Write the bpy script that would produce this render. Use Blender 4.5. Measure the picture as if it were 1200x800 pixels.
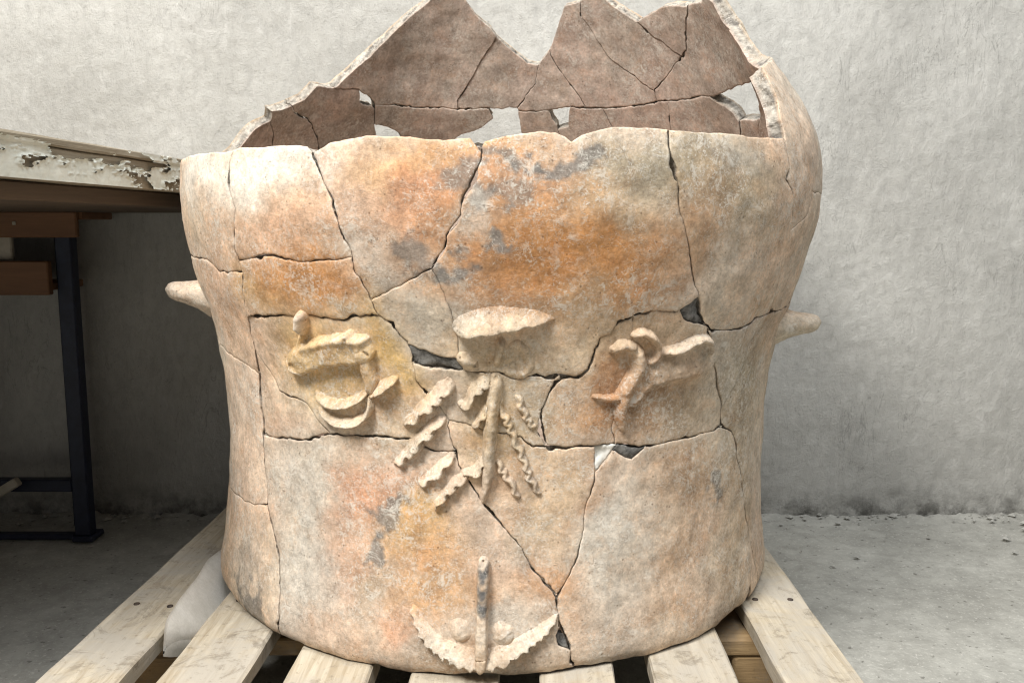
import bpy, math, random
import numpy as np
from mathutils import Vector
from mathutils.geometry import delaunay_2d_cdt

random.seed(4)
for o in list(bpy.data.objects):
    bpy.data.objects.remove(o)
scene = bpy.context.scene
col = scene.collection

# ------------------------------------------------------------------ camera
FPX = 1000.0                       # focal length in pixels of the 1200 px wide photograph
PITCH = math.atan(0.135)
CP, SP = math.cos(PITCH), math.sin(PITCH)
PALLET_Z = 0.135                   # top of the pallet above the floor
CAM_Z = PALLET_Z + 0.42
WALL_Y = 1.585
cam = bpy.data.cameras.new('camera')
cam.sensor_width = 36.0
cam.lens = FPX / 1200.0 * 36.0
cam.clip_start = 0.02
cam.clip_end = 60
camo = bpy.data.objects.new('camera', cam)
col.objects.link(camo)
camo.location = (0, 0, CAM_Z)
camo.rotation_euler = (math.radians(90) - PITCH, 0, 0)
scene.camera = camo

# ------------------------------------------------------------------ light
world = bpy.data.worlds.new('World')
scene.world = world
world.use_nodes = True
bg = world.node_tree.nodes['Background']
bg.inputs[0].default_value = (1.0, 0.98, 0.94, 1)
bg.inputs[1].default_value = 0.20


def area(name, loc, target, size, power, color, size_y=None):
    l = bpy.data.lights.new(name, 'AREA')
    l.energy = power
    l.color = color
    l.shape = 'RECTANGLE'
    l.size = size
    l.size_y = size_y or size
    o = bpy.data.objects.new(name, l)
    col.objects.link(o)
    o.location = loc
    d = Vector(target) - Vector(loc)
    o.rotation_euler = d.to_track_quat('-Z', 'Y').to_euler()
    return o


area('room_lamp', (-0.95, -0.45, 2.30), (0.0, 1.1, 0.4), 0.62, 92, (1.0, 0.965, 0.905))
area('ceiling_lamp', (0.35, -0.15, 2.70), (0.2, 1.1, 0.1), 1.4, 56, (0.96, 0.985, 1.0), 1.3)

scene.view_settings.view_transform = 'Standard'
scene.view_settings.look = 'None'
scene.view_settings.gamma = 1.0
scene.view_settings.exposure = 0.0
scene.render.engine = 'CYCLES'
scene.cycles.max_bounces = 6
scene.cycles.use_denoising = True
scene.cycles.pixel_filter_type = 'BLACKMAN_HARRIS'
scene.cycles.filter_width = 1.15
scene.cycles.adaptive_threshold = 0.005


# ------------------------------------------------------------------ helpers
def ray(x, y):
    """direction of a photo pixel, per metre of forward (world Y) distance"""
    dy = y - 400.0
    fw = FPX * CP - dy * SP
    dn = dy * CP + FPX * SP
    return (x - 600.0) / fw, -dn / fw


def on_z(x, y, z):
    X, Z = ray(x, y)
    t = (z - CAM_Z) / Z
    return X * t, t


def on_y(x, y, d):
    X, Z = ray(x, y)
    return X * d, d, CAM_Z + Z * d


def _hash(ix, iy, seed):
    h = (ix.astype(np.int64) * 374761393 + iy.astype(np.int64) * 668265263 + seed * 974711) & 0x7fffffff
    h = ((h ^ (h >> 13)) * 1274126177) & 0x7fffffff
    h = (h ^ (h >> 16)) & 0xffff
    return h / 65535.0


def vnoise(x, y, seed=0):
    x = np.asarray(x, float)
    y = np.asarray(y, float)
    ix = np.floor(x)
    iy = np.floor(y)
    fx = x - ix
    fy = y - iy
    fx = fx * fx * fx * (fx * (fx * 6 - 15) + 10)
    fy = fy * fy * fy * (fy * (fy * 6 - 15) + 10)
    a = _hash(ix, iy, seed)
    b = _hash(ix + 1, iy, seed)
    c = _hash(ix, iy + 1, seed)
    d = _hash(ix + 1, iy + 1, seed)
    return (a * (1 - fx) + b * fx) * (1 - fy) + (c * (1 - fx) + d * fx) * fy


def fbm(x, y, freq, octv=4, seed=0, rough=0.5):
    """about -1 .. 1"""
    x = np.asarray(x, float) * freq
    y = np.asarray(y, float) * freq
    s = 0.0
    amp = 1.0
    tot = 0.0
    for k in range(octv):
        s = s + amp * (vnoise(x + 17.3 * k, y - 9.1 * k, seed + k * 31) * 2 - 1)
        tot += amp
        amp *= rough
        x = x * 2.03
        y = y * 2.03
    return s / tot * 1.5


def make_obj(name, verts, faces, mats, parent=None, smooth=True, cols=None, fmat=None, fsmooth=None):
    me = bpy.data.meshes.new(name)
    me.from_pydata([tuple(v) for v in np.asarray(verts, float).tolist()], [], [tuple(f) for f in faces])
    if not isinstance(mats, (list, tuple)):
        mats = [mats]
    for m in mats:
        me.materials.append(m)
    if fmat is not None:
        me.polygons.foreach_set('material_index', np.asarray(fmat, np.int32))
    n = len(me.polygons)
    sm = np.ones(n, bool) if smooth else np.zeros(n, bool)
    if fsmooth is not None:
        sm = np.asarray(fsmooth, bool)
    me.polygons.foreach_set('use_smooth', sm)
    if cols is not None:
        at = me.color_attributes.new('Col', 'FLOAT_COLOR', 'POINT')
        c4 = np.ones((len(verts), 4), np.float32)
        c4[:, :3] = np.clip(cols, 0.01, 0.9)
        at.data.foreach_set('color', c4.ravel())
    me.update()
    o = bpy.data.objects.new(name, me)
    col.objects.link(o)
    if parent is not None:
        o.parent = parent
    return o


def empty(name, loc, label=None, cat=None, group=None):
    o = bpy.data.objects.new(name, None)
    col.objects.link(o)
    o.location = loc
    o.empty_display_size = 0.05
    if label:
        o['label'] = label
        o['category'] = cat
    if group:
        o['group'] = group
    return o


def grid_faces(nu, nv, wrap=False):
    f = []
    for i in range(nu - 1):
        for j in range(nv - 1):
            a = i * nv + j
            f.append((a, a + nv, a + nv + 1, a + 1))
    return f


# ------------------------------------------------------------------ materials
def new_mat(name):
    m = bpy.data.materials.new(name)
    m.use_nodes = True
    nt = m.node_tree
    return m, nt, nt.nodes['Principled BSDF']


class NT:
    def __init__(self, nt):
        self.nt = nt

    def n(self, t, **kw):
        nd = self.nt.nodes.new(t)
        for k, v in kw.items():
            setattr(nd, k, v)
        return nd

    def l(self, a, b):
        self.nt.links.new(a, b)

    def coords(self, scale=(1, 1, 1)):
        tc = self.n('ShaderNodeTexCoord')
        mp = self.n('ShaderNodeMapping')
        mp.inputs['Scale'].default_value = scale
        self.l(tc.outputs['Object'], mp.inputs['Vector'])
        return mp.outputs['Vector']

    def noise(self, vec, scale, detail=4, rough=0.55, dist=0.0):
        nd = self.n('ShaderNodeTexNoise')
        nd.inputs['Scale'].default_value = scale
        nd.inputs['Detail'].default_value = detail
        nd.inputs['Roughness'].default_value = rough
        nd.inputs['Distortion'].default_value = dist
        self.l(vec, nd.inputs['Vector'])
        return nd.outputs['Fac']

    def ramp(self, fac, a, b, va=0.0, vb=1.0):
        nd = self.n('ShaderNodeMapRange')
        nd.inputs['From Min'].default_value = a
        nd.inputs['From Max'].default_value = b
        nd.inputs['To Min'].default_value = va
        nd.inputs['To Max'].default_value = vb
        self.l(fac, nd.inputs['Value'])
        return nd.outputs['Result']

    def math(self, op, a, b):
        nd = self.n('ShaderNodeMath', operation=op)
        for k, v in ((0, a), (1, b)):
            if isinstance(v, (int, float)):
                nd.inputs[k].default_value = v
            else:
                self.l(v, nd.inputs[k])
        return nd.outputs[0]

    def mix(self, fac, a, b, blend='MIX'):
        nd = self.n('ShaderNodeMix', data_type='RGBA', blend_type=blend)
        for sock, v in ((nd.inputs[0], fac), (nd.inputs[6], a), (nd.inputs[7], b)):
            if isinstance(v, (int, float)):
                sock.default_value = v
            elif isinstance(v, tuple):
                sock.default_value = (*v, 1)
            else:
                self.l(v, sock)
        return nd.outputs[2]

    def bump(self, height, strength, dist, prev=None):
        nd = self.n('ShaderNodeBump')
        nd.inputs['Strength'].default_value = strength
        nd.inputs['Distance'].default_value = dist
        self.l(height, nd.inputs['Height'])
        if prev is not None:
            self.l(prev, nd.inputs['Normal'])
        return nd.outputs['Normal']

    def grey(self, fac):
        nd = self.n('ShaderNodeCombineColor')
        for k in range(3):
            self.l(fac, nd.inputs[k])
        return nd.outputs[0]


def ceramic_material(name='fired_clay', coarse=1.0, speck=1.0):
    m, nt, b = new_mat(name)
    t = NT(nt)
    v = t.coords()
    at = t.n('ShaderNodeAttribute', attribute_name='Col')
    c = at.outputs['Color']
    # mottling, coarse and fine
    c = t.mix(1.0, c, t.grey(t.ramp(t.noise(v, 48, 8, 0.72), 0.3, 0.7, 0.68, 1.26)), 'MULTIPLY')
    c = t.mix(1.0, c, t.grey(t.ramp(t.noise(v, 240, 6, 0.75, 0.5), 0.32, 0.68, 0.70, 1.26)), 'MULTIPLY')
    red = t.ramp(t.noise(v, 38, 7, 0.72, 0.4), 0.5, 0.68, 0.0, 0.5)
    c = t.mix(red, c, t.mix(1.0, c, (1.0, 0.80, 0.64), 'MULTIPLY'))
    # pale lime bloom: flecks, blotches and thin root marks
    area_m = t.ramp(t.noise(v, 15, 6, 0.7), 0.42, 0.58, 0.10, 1.0)
    fleck = t.ramp(t.noise(v, 280, 6, 0.8, 1.0), 0.54, 0.575)
    f2 = t.ramp(t.noise(v, 70, 10, 0.85, 1.0), 0.525, 0.57, 0.0, 0.85)
    rn = t.noise(v, 75, 3, 0.6, 2.2)
    root = t.ramp(t.math('ABSOLUTE', t.math('SUBTRACT', rn, 0.5), 0.0), 0.004, 0.013, 0.9, 0.0)
    root = t.math('MULTIPLY', root, t.ramp(t.noise(v, 34, 3, 0.6), 0.54, 0.60))
    fl = t.math('MULTIPLY', t.math('MAXIMUM', fleck, f2), area_m)
    fl = t.math('MAXIMUM', fl, root)
    c = t.mix(t.ramp(t.noise(v, 130, 9, 0.85, 0.6), 0.56, 0.61, 0.0, 0.45), c, t.mix(1.0, c, (0.55, 0.47, 0.42), 'MULTIPLY'))
    c = t.mix(t.math('MULTIPLY', fl, 0.74 * speck), c, (0.75, 0.71, 0.64))
    # dark grit, pits and short straw impressions
    vo = t.n('ShaderNodeTexVoronoi')
    vo.inputs['Scale'].default_value = 150
    vo.inputs['Randomness'].default_value = 1.0
    t.l(v, vo.inputs['Vector'])
    keep = t.ramp(t.noise(v, 45, 3, 0.6), 0.50, 0.58)
    pit = t.math('MULTIPLY', t.ramp(vo.outputs['Distance'], 0.08, 0.19, 1.0, 0.0), keep)
    sn = t.noise(t.coords((70, 70, 190)), 1.0, 2, 0.5, 1.8)
    straw = t.ramp(t.math('ABSOLUTE', t.math('SUBTRACT', sn, 0.5), 0.0), 0.006, 0.02, 1.0, 0.0)
    straw = t.math('MULTIPLY', straw, t.ramp(t.noise(v, 60, 3, 0.6), 0.62, 0.66))
    dark = t.math('MAXIMUM', pit, straw)
    c = t.mix(t.math('MULTIPLY', dark, 0.72), c, t.mix(1.0, c, (0.30, 0.26, 0.22), 'MULTIPLY'))
    t.l(c, b.inputs['Base Color'])
    b.inputs['Roughness'].default_value = 0.95
    b.inputs['Specular IOR Level'].default_value = 0.12
    n1 = t.bump(t.noise(v, 60, 10, 0.76), 0.5, 0.0022 * coarse)
    n2 = t.bump(t.noise(v, 420, 6, 0.8), 0.6, 0.0012 * coarse, n1)
    n3 = t.bump(dark, -0.6, 0.0016, n2)
    n4 = t.bump(fl, 0.4, 0.0007, n3)
    t.l(n4, b.inputs['Normal'])
    return m


M_CLAY = ceramic_material()
M_BREAK = ceramic_material('broken_clay', 2.2, 0.9)


def simple_mat(name, base, dark, scale=40, stretch=(1, 1, 1), rough=0.8, bump=0.4, bdist=0.001, spec=0.3, lo=0.35, hi=0.65):
    m, nt, b = new_mat(name)
    t = NT(nt)
    v = t.coords(stretch)
    n = t.noise(v, scale, 7, 0.65, 0.3)
    c = t.mix(t.ramp(n, lo, hi), dark, base)
    c = t.mix(t.ramp(t.noise(v, scale * 6, 4, 0.7), 0.35, 0.65, 0.0, 0.35), c, t.mix(1.0, c, (0.7, 0.7, 0.7), 'MULTIPLY'))
    t.l(c, b.inputs['Base Color'])
    b.inputs['Roughness'].default_value = rough
    b.inputs['Specular IOR Level'].default_value = spec
    t.l(t.bump(t.noise(v, scale * 4, 7, 0.7), bump, bdist), b.inputs['Normal'])
    return m


def mortar_material():
    m, nt, b = new_mat('grey_filler')
    t = NT(nt)
    v = t.coords()
    n = t.noise(v, 120, 6, 0.7, 0.6)
    c = t.mix(t.ramp(n, 0.35, 0.62), (0.06, 0.058, 0.055), (0.31, 0.30, 0.285))
    t.l(c, b.inputs['Base Color'])
    b.inputs['Roughness'].default_value = 0.95
    t.l(t.bump(t.noise(v, 160, 7, 0.75), 1.0, 0.006), b.inputs['Normal'])
    return m


M_FILL = mortar_material()



def wall_material():
    m, nt, b = new_mat('trowelled_plaster')
    t = NT(nt)
    v = t.coords()
    vs = t.coords((1.0, 1.0, 0.5))
    big = t.noise(v, 2.6, 5, 0.6, 0.5)
    c = t.mix(t.ramp(big, 0.35, 0.68), (0.50, 0.49, 0.46), (0.64, 0.63, 0.595))
    st = t.noise(vs, 60, 9, 0.8, 0.5)
    c = t.mix(t.ramp(st, 0.32, 0.55, 0.38, 0.0), c, (0.31, 0.305, 0.29))
    sp = t.ramp(t.noise(v, 150, 5, 0.7), 0.60, 0.70, 0.0, 0.45)
    c = t.mix(sp, c, (0.25, 0.245, 0.23))
    wh = t.ramp(t.noise(vs, 26, 6, 0.75, 1.0), 0.56, 0.70, 0.0, 0.5)
    c = t.mix(wh, c, (0.70, 0.69, 0.66))
    # faint shade painted low on the wall, and grime along its foot
    sx = t.n('ShaderNodeSeparateXYZ')
    t.l(v, sx.inputs[0])
    wob = t.math('ADD', sx.outputs['Z'], t.ramp(t.noise(v, 5, 5, 0.6), 0.2, 0.8, -0.10, 0.10))
    band = t.ramp(wob, 0.08, 0.30, 0.15, 0.0)
    c = t.mix(band, c, (0.25, 0.25, 0.235))
    grime = t.math('MULTIPLY', t.ramp(sx.outputs['Z'], 0.0, 0.07, 0.9, 0.0), t.ramp(t.noise(v, 22, 6, 0.7), 0.42, 0.6))
    c = t.mix(grime, c, (0.07, 0.068, 0.06))
    t.l(c, b.inputs['Base Color'])
    b.inputs['Roughness'].default_value = 0.93
    b.inputs['Specular IOR Level'].default_value = 0.15
    sn = t.noise(t.coords((26, 26, 5)), 1.0, 4, 0.6, 1.6)
    scr = t.ramp(t.math('ABSOLUTE', t.math('SUBTRACT', sn, 0.5), 0.0), 0.003, 0.012, 1.0, 0.0)
    scr = t.math('MULTIPLY', scr, t.ramp(t.noise(v, 6, 4, 0.6), 0.52, 0.60))
    c = t.mix(t.math('MULTIPLY', scr, 0.4), c, (0.22, 0.215, 0.20))
    t.l(c, b.inputs['Base Color'])
    n0 = t.bump(scr, -0.6, 0.003)
    n1 = t.bump(st, 0.7, 0.0075, n0)
    n2 = t.bump(t.noise(v, 170, 8, 0.8), 0.7, 0.0042, n1)
    n3 = t.bump(wh, 0.4, 0.0015, n2)
    t.l(n3, b.inputs['Normal'])
    return m


def floor_material():
    m, nt, b = new_mat('dusty_concrete')
    t = NT(nt)
    v = t.coords()
    c = t.mix(t.ramp(t.noise(v, 4.5, 6, 0.62, 0.4), 0.34, 0.66), (0.33, 0.325, 0.295), (0.49, 0.485, 0.445))
    c = t.mix(t.ramp(t.noise(v, 30, 7, 0.7, 0.4), 0.38, 0.62, 0.45, 0.0), c, (0.22, 0.215, 0.195))
    c = t.mix(t.ramp(t.noise(v, 170, 5, 0.7), 0.56, 0.66, 0.0, 0.7), c, (0.58, 0.57, 0.53))
    c = t.mix(t.ramp(t.noise(v, 75, 3, 0.6), 0.63, 0.70, 0.0, 0.7), c, (0.12, 0.115, 0.10))
    t.l(c, b.inputs['Base Color'])
    b.inputs['Roughness'].default_value = 0.9
    b.inputs['Specular IOR Level'].default_value = 0.2
    n1 = t.bump(t.noise(v, 24, 7, 0.7), 0.5, 0.008)
    n2 = t.bump(t.noise(v, 210, 6, 0.75), 0.5, 0.0018, n1)
    t.l(n2, b.inputs['Normal'])
    return m


def wood_material(name, light, dark, stain, along='Y'):
    m, nt, b = new_mat(name)
    t = NT(nt)
    info = t.n('ShaderNodeObjectInfo')
    tc = t.n('ShaderNodeTexCoord')
    add = t.n('ShaderNodeVectorMath', operation='ADD')
    t.l(tc.outputs['Object'], add.inputs[0])
    sc_ = t.n('ShaderNodeVectorMath', operation='SCALE')
    t.l(info.outputs['Location'], sc_.inputs[0])
    sc_.inputs['Scale'].default_value = 3.7
    t.l(sc_.outputs[0], add.inputs[1])
    mp = t.n('ShaderNodeMapping')
    mp.inputs['Scale'].default_value = (1, 0.06, 1) if along == 'Y' else (0.06, 1, 1)
    t.l(add.outputs[0], mp.inputs['Vector'])
    g = mp.outputs['Vector']
    p = add.outputs[0]
    grain = t.noise(g, 130, 6, 0.65, 0.8)
    c = t.mix(t.ramp(grain, 0.36, 0.66), dark, light)
    c = t.mix(t.ramp(t.noise(p, 9, 8, 0.72, 0.6), 0.44, 0.62, 0.0, 0.8), c, stain)
    c = t.mix(t.ramp(t.noise(p, 26, 9, 0.8, 0.6), 0.53, 0.62, 0.0, 0.65), c, (0.21, 0.18, 0.14))
    c = t.mix(t.ramp(t.noise(p, 120, 5, 0.7), 0.60, 0.70, 0.0, 0.55), c, t.mix(1.0, c, (0.45, 0.42, 0.38), 'MULTIPLY'))
    t.l(c, b.inputs['Base Color'])
    b.inputs['Roughness'].default_value = 0.82
    b.inputs['Specular IOR Level'].default_value = 0.25
    n1 = t.bump(grain, 0.5, 0.0022)
    n2 = t.bump(t.noise(p, 260, 5, 0.7), 0.3, 0.0008, n1)
    t.l(n2, b.inputs['Normal'])
    return m


M_WALL = wall_material()
M_FLOOR = floor_material()
M_PLANK = wood_material('raw_pallet_wood', (0.56, 0.50, 0.395), (0.38, 0.315, 0.225), (0.42, 0.39, 0.34))
M_STRINGER = wood_material('pallet_block_wood', (0.36, 0.25, 0.13), (0.24, 0.16, 0.08), (0.2, 0.15, 0.1), 'X')
M_BOARD = simple_mat('desk_board', (0.20, 0.10, 0.05), (0.14, 0.07, 0.035), 30, (0.1, 1, 1), 0.55)
M_NAVY = simple_mat('navy_steel', (0.018, 0.024, 0.05), (0.010, 0.013, 0.028), 40, rough=0.5, spec=0.4)
M_PALE = simple_mat('pale_board', (0.40, 0.36, 0.30), (0.3, 0.27, 0.22), 30, rough=0.7)
M_OLDWOOD = simple_mat('bare_grey_wood', (0.38, 0.33, 0.25), (0.22, 0.185, 0.135), 60, (1, 0.06, 1), 0.9, 0.8, 0.002)
M_PAINT = simple_mat('old_white_paint', (0.80, 0.82, 0.76), (0.64, 0.66, 0.59), 40, (1, 0.4, 1), 0.6, 0.35, 0.0008)
M_DARKWOOD = simple_mat('dark_apron_wood', (0.13, 0.09, 0.06), (0.07, 0.05, 0.035), 40, (1, 0.06, 1), 0.7)
M_FOAM = simple_mat('white_packing_foam', (0.80, 0.79, 0.75), (0.70, 0.69, 0.64), 60, rough=0.9, bump=0.3, bdist=0.001)
M_NAIL = simple_mat('rusty_nail', (0.10, 0.07, 0.05), (0.05, 0.04, 0.035), 200, rough=0.6)
M_RUBBLE = simple_mat('crumbled_mortar', (0.50, 0.495, 0.46), (0.32, 0.315, 0.29), 60, rough=0.95, bump=0.8, bdist=0.003)

# ------------------------------------------------------------------ the setting
xs = np.concatenate([np.linspace(-3.0, -1.15, 12)[:-1], np.arange(-1.15, 1.15, 0.006), np.linspace(1.15, 3.0, 12)])
zs = np.concatenate([np.arange(-0.02, 1.15, 0.006), np.linspace(1.15, 2.6, 14)])
X, Z = np.meshgrid(xs, zs, indexing='ij')
Yd = 0.006 * fbm(X, Z, 3.0, 3, 5) + 0.0016 * fbm(X, Z * 0.35, 24.0, 3, 9) + 0.0010 * fbm(X, Z, 70.0, 2, 12)
foot = np.exp(-np.clip(Z, 0, None) / 0.02)
Yd = Yd - foot * 0.004 * (1 + fbm(X, Z, 30, 3, 3))
V = np.stack([X, WALL_Y - Yd, Z], -1).reshape(-1, 3)
wall = make_obj('wall', V, grid_faces(len(xs), len(zs)), M_WALL)
wall['kind'] = 'structure'

xs = np.concatenate([np.linspace(-3.0, -1.2, 10)[:-1], np.arange(-1.2, 1.2, 0.008), np.linspace(1.2, 3.0, 10)])
ys = np.concatenate([np.linspace(-2.5, 0.6, 20)[:-1], np.arange(0.6, WALL_Y + 0.03, 0.007)])
X, Y = np.meshgrid(xs, ys, indexing='ij')
near = np.exp(-np.clip(WALL_Y - Y, 0, None) / 0.016)
Zf = 0.0025 * fbm(X, Y, 5, 4, 21) + 0.0008 * fbm(X, Y, 50, 2, 4) + near * (0.005 + 0.007 * fbm(X, Y, 45, 5, 8, 0.65))
V = np.stack([X, Y, Zf], -1).reshape(-1, 3)
floor = make_obj('floor', V, grid_faces(len(xs), len(ys)), M_FLOOR)
floor['kind'] = 'structure'


def rubble():
    vs, fs = [], []
    rng = random.Random(11)
    for k in range(300):
        x = rng.uniform(-1.2, 1.2)
        y = WALL_Y - abs(rng.gauss(0, 0.02)) - 0.004
        if rng.random() < 0.4:
            y = WALL_Y - rng.random() ** 2 * 0.35
        r = 0.0015 + 0.0055 * rng.random() ** 3
        if y > WALL_Y - 0.05:
            r *= 1.25
        n0 = len(vs)
        pts = [(1, 0, 0), (-1, 0, 0), (0, 1, 0), (0, -1, 0), (0, 0, 1), (0, 0, -1)]
        for p in pts:
            s = r * rng.uniform(0.6, 1.3)
            vs.append((x + p[0] * s * 1.3, y + p[1] * s, 0.004 + p[2] * s * 0.7 + r * 0.3))
        for a, b_, c in ((0, 2, 4), (2, 1, 4), (1, 3, 4), (3, 0, 4), (2, 0, 5), (1, 2, 5), (3, 1, 5), (0, 3, 5)):
            fs.append((n0 + a, n0 + b_, n0 + c))
    o = make_obj('rubble', vs, fs, M_RUBBLE, smooth=False)
    o['kind'] = 'stuff'
    o['label'] = 'crumbs of plaster and grit along the foot of the wall'
    o['category'] = 'rubble'


rubble()


def bevel_box(lo, hi, bev=0.002, seg_y=1, jit=0.0, seed=0, axis=1):
    """box with chamfered long edges, subdivided along one axis, optionally a bit uneven"""
    lo = np.array(lo, float)
    hi = np.array(hi, float)
    ax = axis
    o1, o2 = [k for k in range(3) if k != ax]
    b = bev
    prof = [(lo[o1] + b, lo[o2]), (hi[o1] - b, lo[o2]), (hi[o1], lo[o2] + b), (hi[o1], hi[o2] - b),
            (hi[o1] - b, hi[o2]), (lo[o1] + b, hi[o2]), (lo[o1], hi[o2] - b), (lo[o1], lo[o2] + b)]
    n = len(prof)
    cx, cy = (lo[o1] + hi[o1]) / 2, (lo[o2] + hi[o2]) / 2
    vs, fs = [], []
    steps = [lo[ax], lo[ax] + b] + list(np.linspace(lo[ax] + b, hi[ax] - b, seg_y + 1)[1:-1]) + [hi[ax] - b, hi[ax]]
    for k, s in enumerate(steps):
        end = k in (0, len(steps) - 1)
        for q, (p1, p2) in enumerate(prof):
            if end:
                p1 = cx + (p1 - cx) * (1 - 2 * b / (hi[o1] - lo[o1]))
                p2 = cy + (p2 - cy) * (1 - 2 * b / (hi[o2] - lo[o2]))
            v = [0, 0, 0]
            v[ax] = s
            v[o1] = p1
            v[o2] = p2
            if jit:
                v[o1] += jit * float(fbm(s + seed, q * 3.1, 14, 3, seed))
                v[o2] += jit * 0.6 * float(fbm(s + seed, q * 7.7 + 5, 9, 3, seed + 2))
            vs.append(v)
    m = len(steps)
    for k in range(m - 1):
        for q in range(n):
            a = k * n + q
            b2 = k * n + (q + 1) % n
            fs.append((a, b2, b2 + n, a + n))
    fs.append(tuple(range(n))[::-1])
    fs.append(tuple((m - 1) * n + q for q in range(n)))
    return vs, fs


# ------------------------------------------------------------------ pallet
pal = empty('wooden_pallet', (-0.05, 1.0, 0.0),
            'raw wooden pallet of spaced planks under the clay vessel', 'pallet')
PX, PY = -0.05, 1.0
YAW = 0.0215
PT = 0.021
edges_px = [(40, 135), (180, 280), (330, 430), (478, 585), (633, 723), (768, 868), (920, 1015)]
Y0 = 0.7427
for k, (a, b_) in enumerate(edges_px):
    xa = on_z(a, 800, PALLET_Z)[0]
    xb = on_z(b_, 800, PALLET_Z)[0]
    xc = (xa + xb) / 2
    w = (xb - xa) / 2
    vs, fs = bevel_box((-w, -0.66, PALLET_Z - PT), (w, 0.50, PALLET_Z), 0.0022, 60, 0.0012, 40 + k)
    vs = np.array(vs)
    vs[:, 2] += 0.0012 * fbm(vs[:, 0] * 3 + k, vs[:, 1], 6, 2, k)
    vs[:, 0] += YAW * vs[:, 1]
    o = make_obj('plank', vs, fs, M_PLANK, pal, smooth=False)
    o.location = (xc + YAW * (PY - Y0) - PX, 0, 0)
    for yn in (-0.60, -0.088, 0.457):
        for sx in (-0.4, 0.45):
            nx, ny2 = sx * 2 * w * 0.62 + YAW * yn, yn + random.uniform(-.012, .012)
            nv = [(nx, ny2, PALLET_Z + 0.0022)] + [(nx + 0.0034 * math.cos(a * math.pi / 5), ny2 + 0.0034 * math.sin(a * math.pi / 5), PALLET_Z + 0.0012) for a in range(10)] + [(nx + 0.0036 * math.cos(a * math.pi / 5), ny2 + 0.0036 * math.sin(a * math.pi / 5), PALLET_Z - 0.004) for a in range(10)]
            nf = [(0, 1 + a, 1 + (a + 1) % 10) for a in range(10)] + [(1 + a, 11 + a, 11 + (a + 1) % 10, 1 + (a + 1) % 10) for a in range(10)]
            make_obj('nail', nv, nf, M_NAIL, o)
SZ0, SZ1 = 0.020, PALLET_Z - PT
for y in (-0.645, -0.130, 0.415):
    vs, fs = bevel_box((-0.40, y, SZ1 - 0.020), (0.385, y + 0.085, SZ1 - 0.0005), 0.002, 20, 0.0006, 9, axis=0)
    make_obj('cross_board', vs, fs, M_STRINGER, pal, smooth=False)
    for x in (-0.40, -0.06, 0.29):
        vs, fs = bevel_box((x, y + 0.002, SZ0), (x + 0.095, y + 0.083, SZ1 - 0.0205), 0.003, 6, 0.0006, 17)
        make_obj('block', vs, fs, M_STRINGER, pal, smooth=False)
for x in (-0.40, -0.06, 0.29):
    vs, fs = bevel_box((x, -0.65, 0.001), (x + 0.095, 0.50, SZ0 - 0.0005), 0.002, 12, 0.0006, 3)
    make_obj('bottom_board', vs, fs, M_STRINGER, pal, smooth=False)

# ------------------------------------------------------------------ clay vessel: profile and mapping
D = 1.095
LIM = math.radians(86)
RREF = 0.36
THICK = 0.0155
prof_z = np.array([-0.002, 0.008, 0.022, 0.045, 0.080, 0.14, 0.204, 0.266, 0.307, 0.335, 0.357, 0.387, 0.425, 0.458, 0.481, 0.500, 0.520, 0.552, 0.587, 0.606, 0.66, 0.72, 0.80, 0.90])
prof_r = np.array([0.338, 0.3445, 0.3455, 0.3425, 0.3375, 0.3336, 0.334, 0.3387, 0.3465, 0.3560, 0.3635, 0.3708, 0.3794, 0.3815, 0.3804, 0.3775, 0.3720, 0.3557, 0.3310, 0.3165, 0.2880, 0.2520, 0.205, 0.15])
# smooth the profile a little
_vz = np.linspace(-0.002, 0.90, 903)
_vr = np.interp(_vz, prof_z, prof_r)
_k = np.exp(-0.5 * (np.arange(-20, 21) / 7.0) ** 2)
_k /= _k.sum()
_vr = np.convolve(np.pad(_vr, 20, mode='edge'), _k, 'valid')
_vr[:24] = np.interp(_vz[:24], prof_z, prof_r) * 0.6 + _vr[:24] * 0.4
_dr = np.gradient(_vr, _vz)
_nr = 1 / np.sqrt(1 + _dr ** 2)
_nz = -_dr * _nr


def axis_x(z):
    return -0.0225 + 0.0200 * z


def surf(u, v, h):
    """vessel coordinates: u arc length at RREF (0 = front, + = right), v height, h offset along the normal"""
    u = np.asarray(u, float)
    v = np.asarray(v, float)
    th = u / RREF
    nr = np.interp(v, _vz, _nr)
    nz = np.interp(v, _vz, _nz)
    r = np.interp(v, _vz, _vr) + h * nr
    z = v + h * nz
    return np.stack([axis_x(z) + r * np.sin(th), -r * np.cos(th), z], -1)   # relative to the axis at the base


BASE = np.array([0.0, D, PALLET_Z + 0.002])


def cast(px, inner=False):
    """photo pixels -> (u, v) on the near outer face, or the far inner face, of the vessel"""
    out = []
    if inner:
        zz = _vz - THICK * _nz
        rr = _vr - THICK * _nr
    else:
        zz, rr = _vz, _vr
    t = np.linspace(0.5, 1.7, 6001)
    for (x, y) in px:
        Xr, Zr = ray(x, y)
        z = CAM_Z + Zr * t - BASE[2]
        dx = Xr * t - axis_x(z)
        dy = t - D
        g = np.hypot(dx, dy) - np.interp(z, zz, rr)
        ins = np.where(g < 0)[0]
        if len(ins) == 0:
            k = int(np.argmin(g))
        else:
            k = ins[-1] if inner else ins[0]
        th = math.atan2(dx[k], -dy[k])
        vv = float(np.interp(z[k], zz, _vz)) if inner else z[k]
        if inner and th > LIM:
            th -= 2 * math.pi
        out.append((th * RREF, vv))
    return out


SEAM_R = math.radians(86) * RREF
SEAM_L = SEAM_R - 2 * math.pi * RREF

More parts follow.
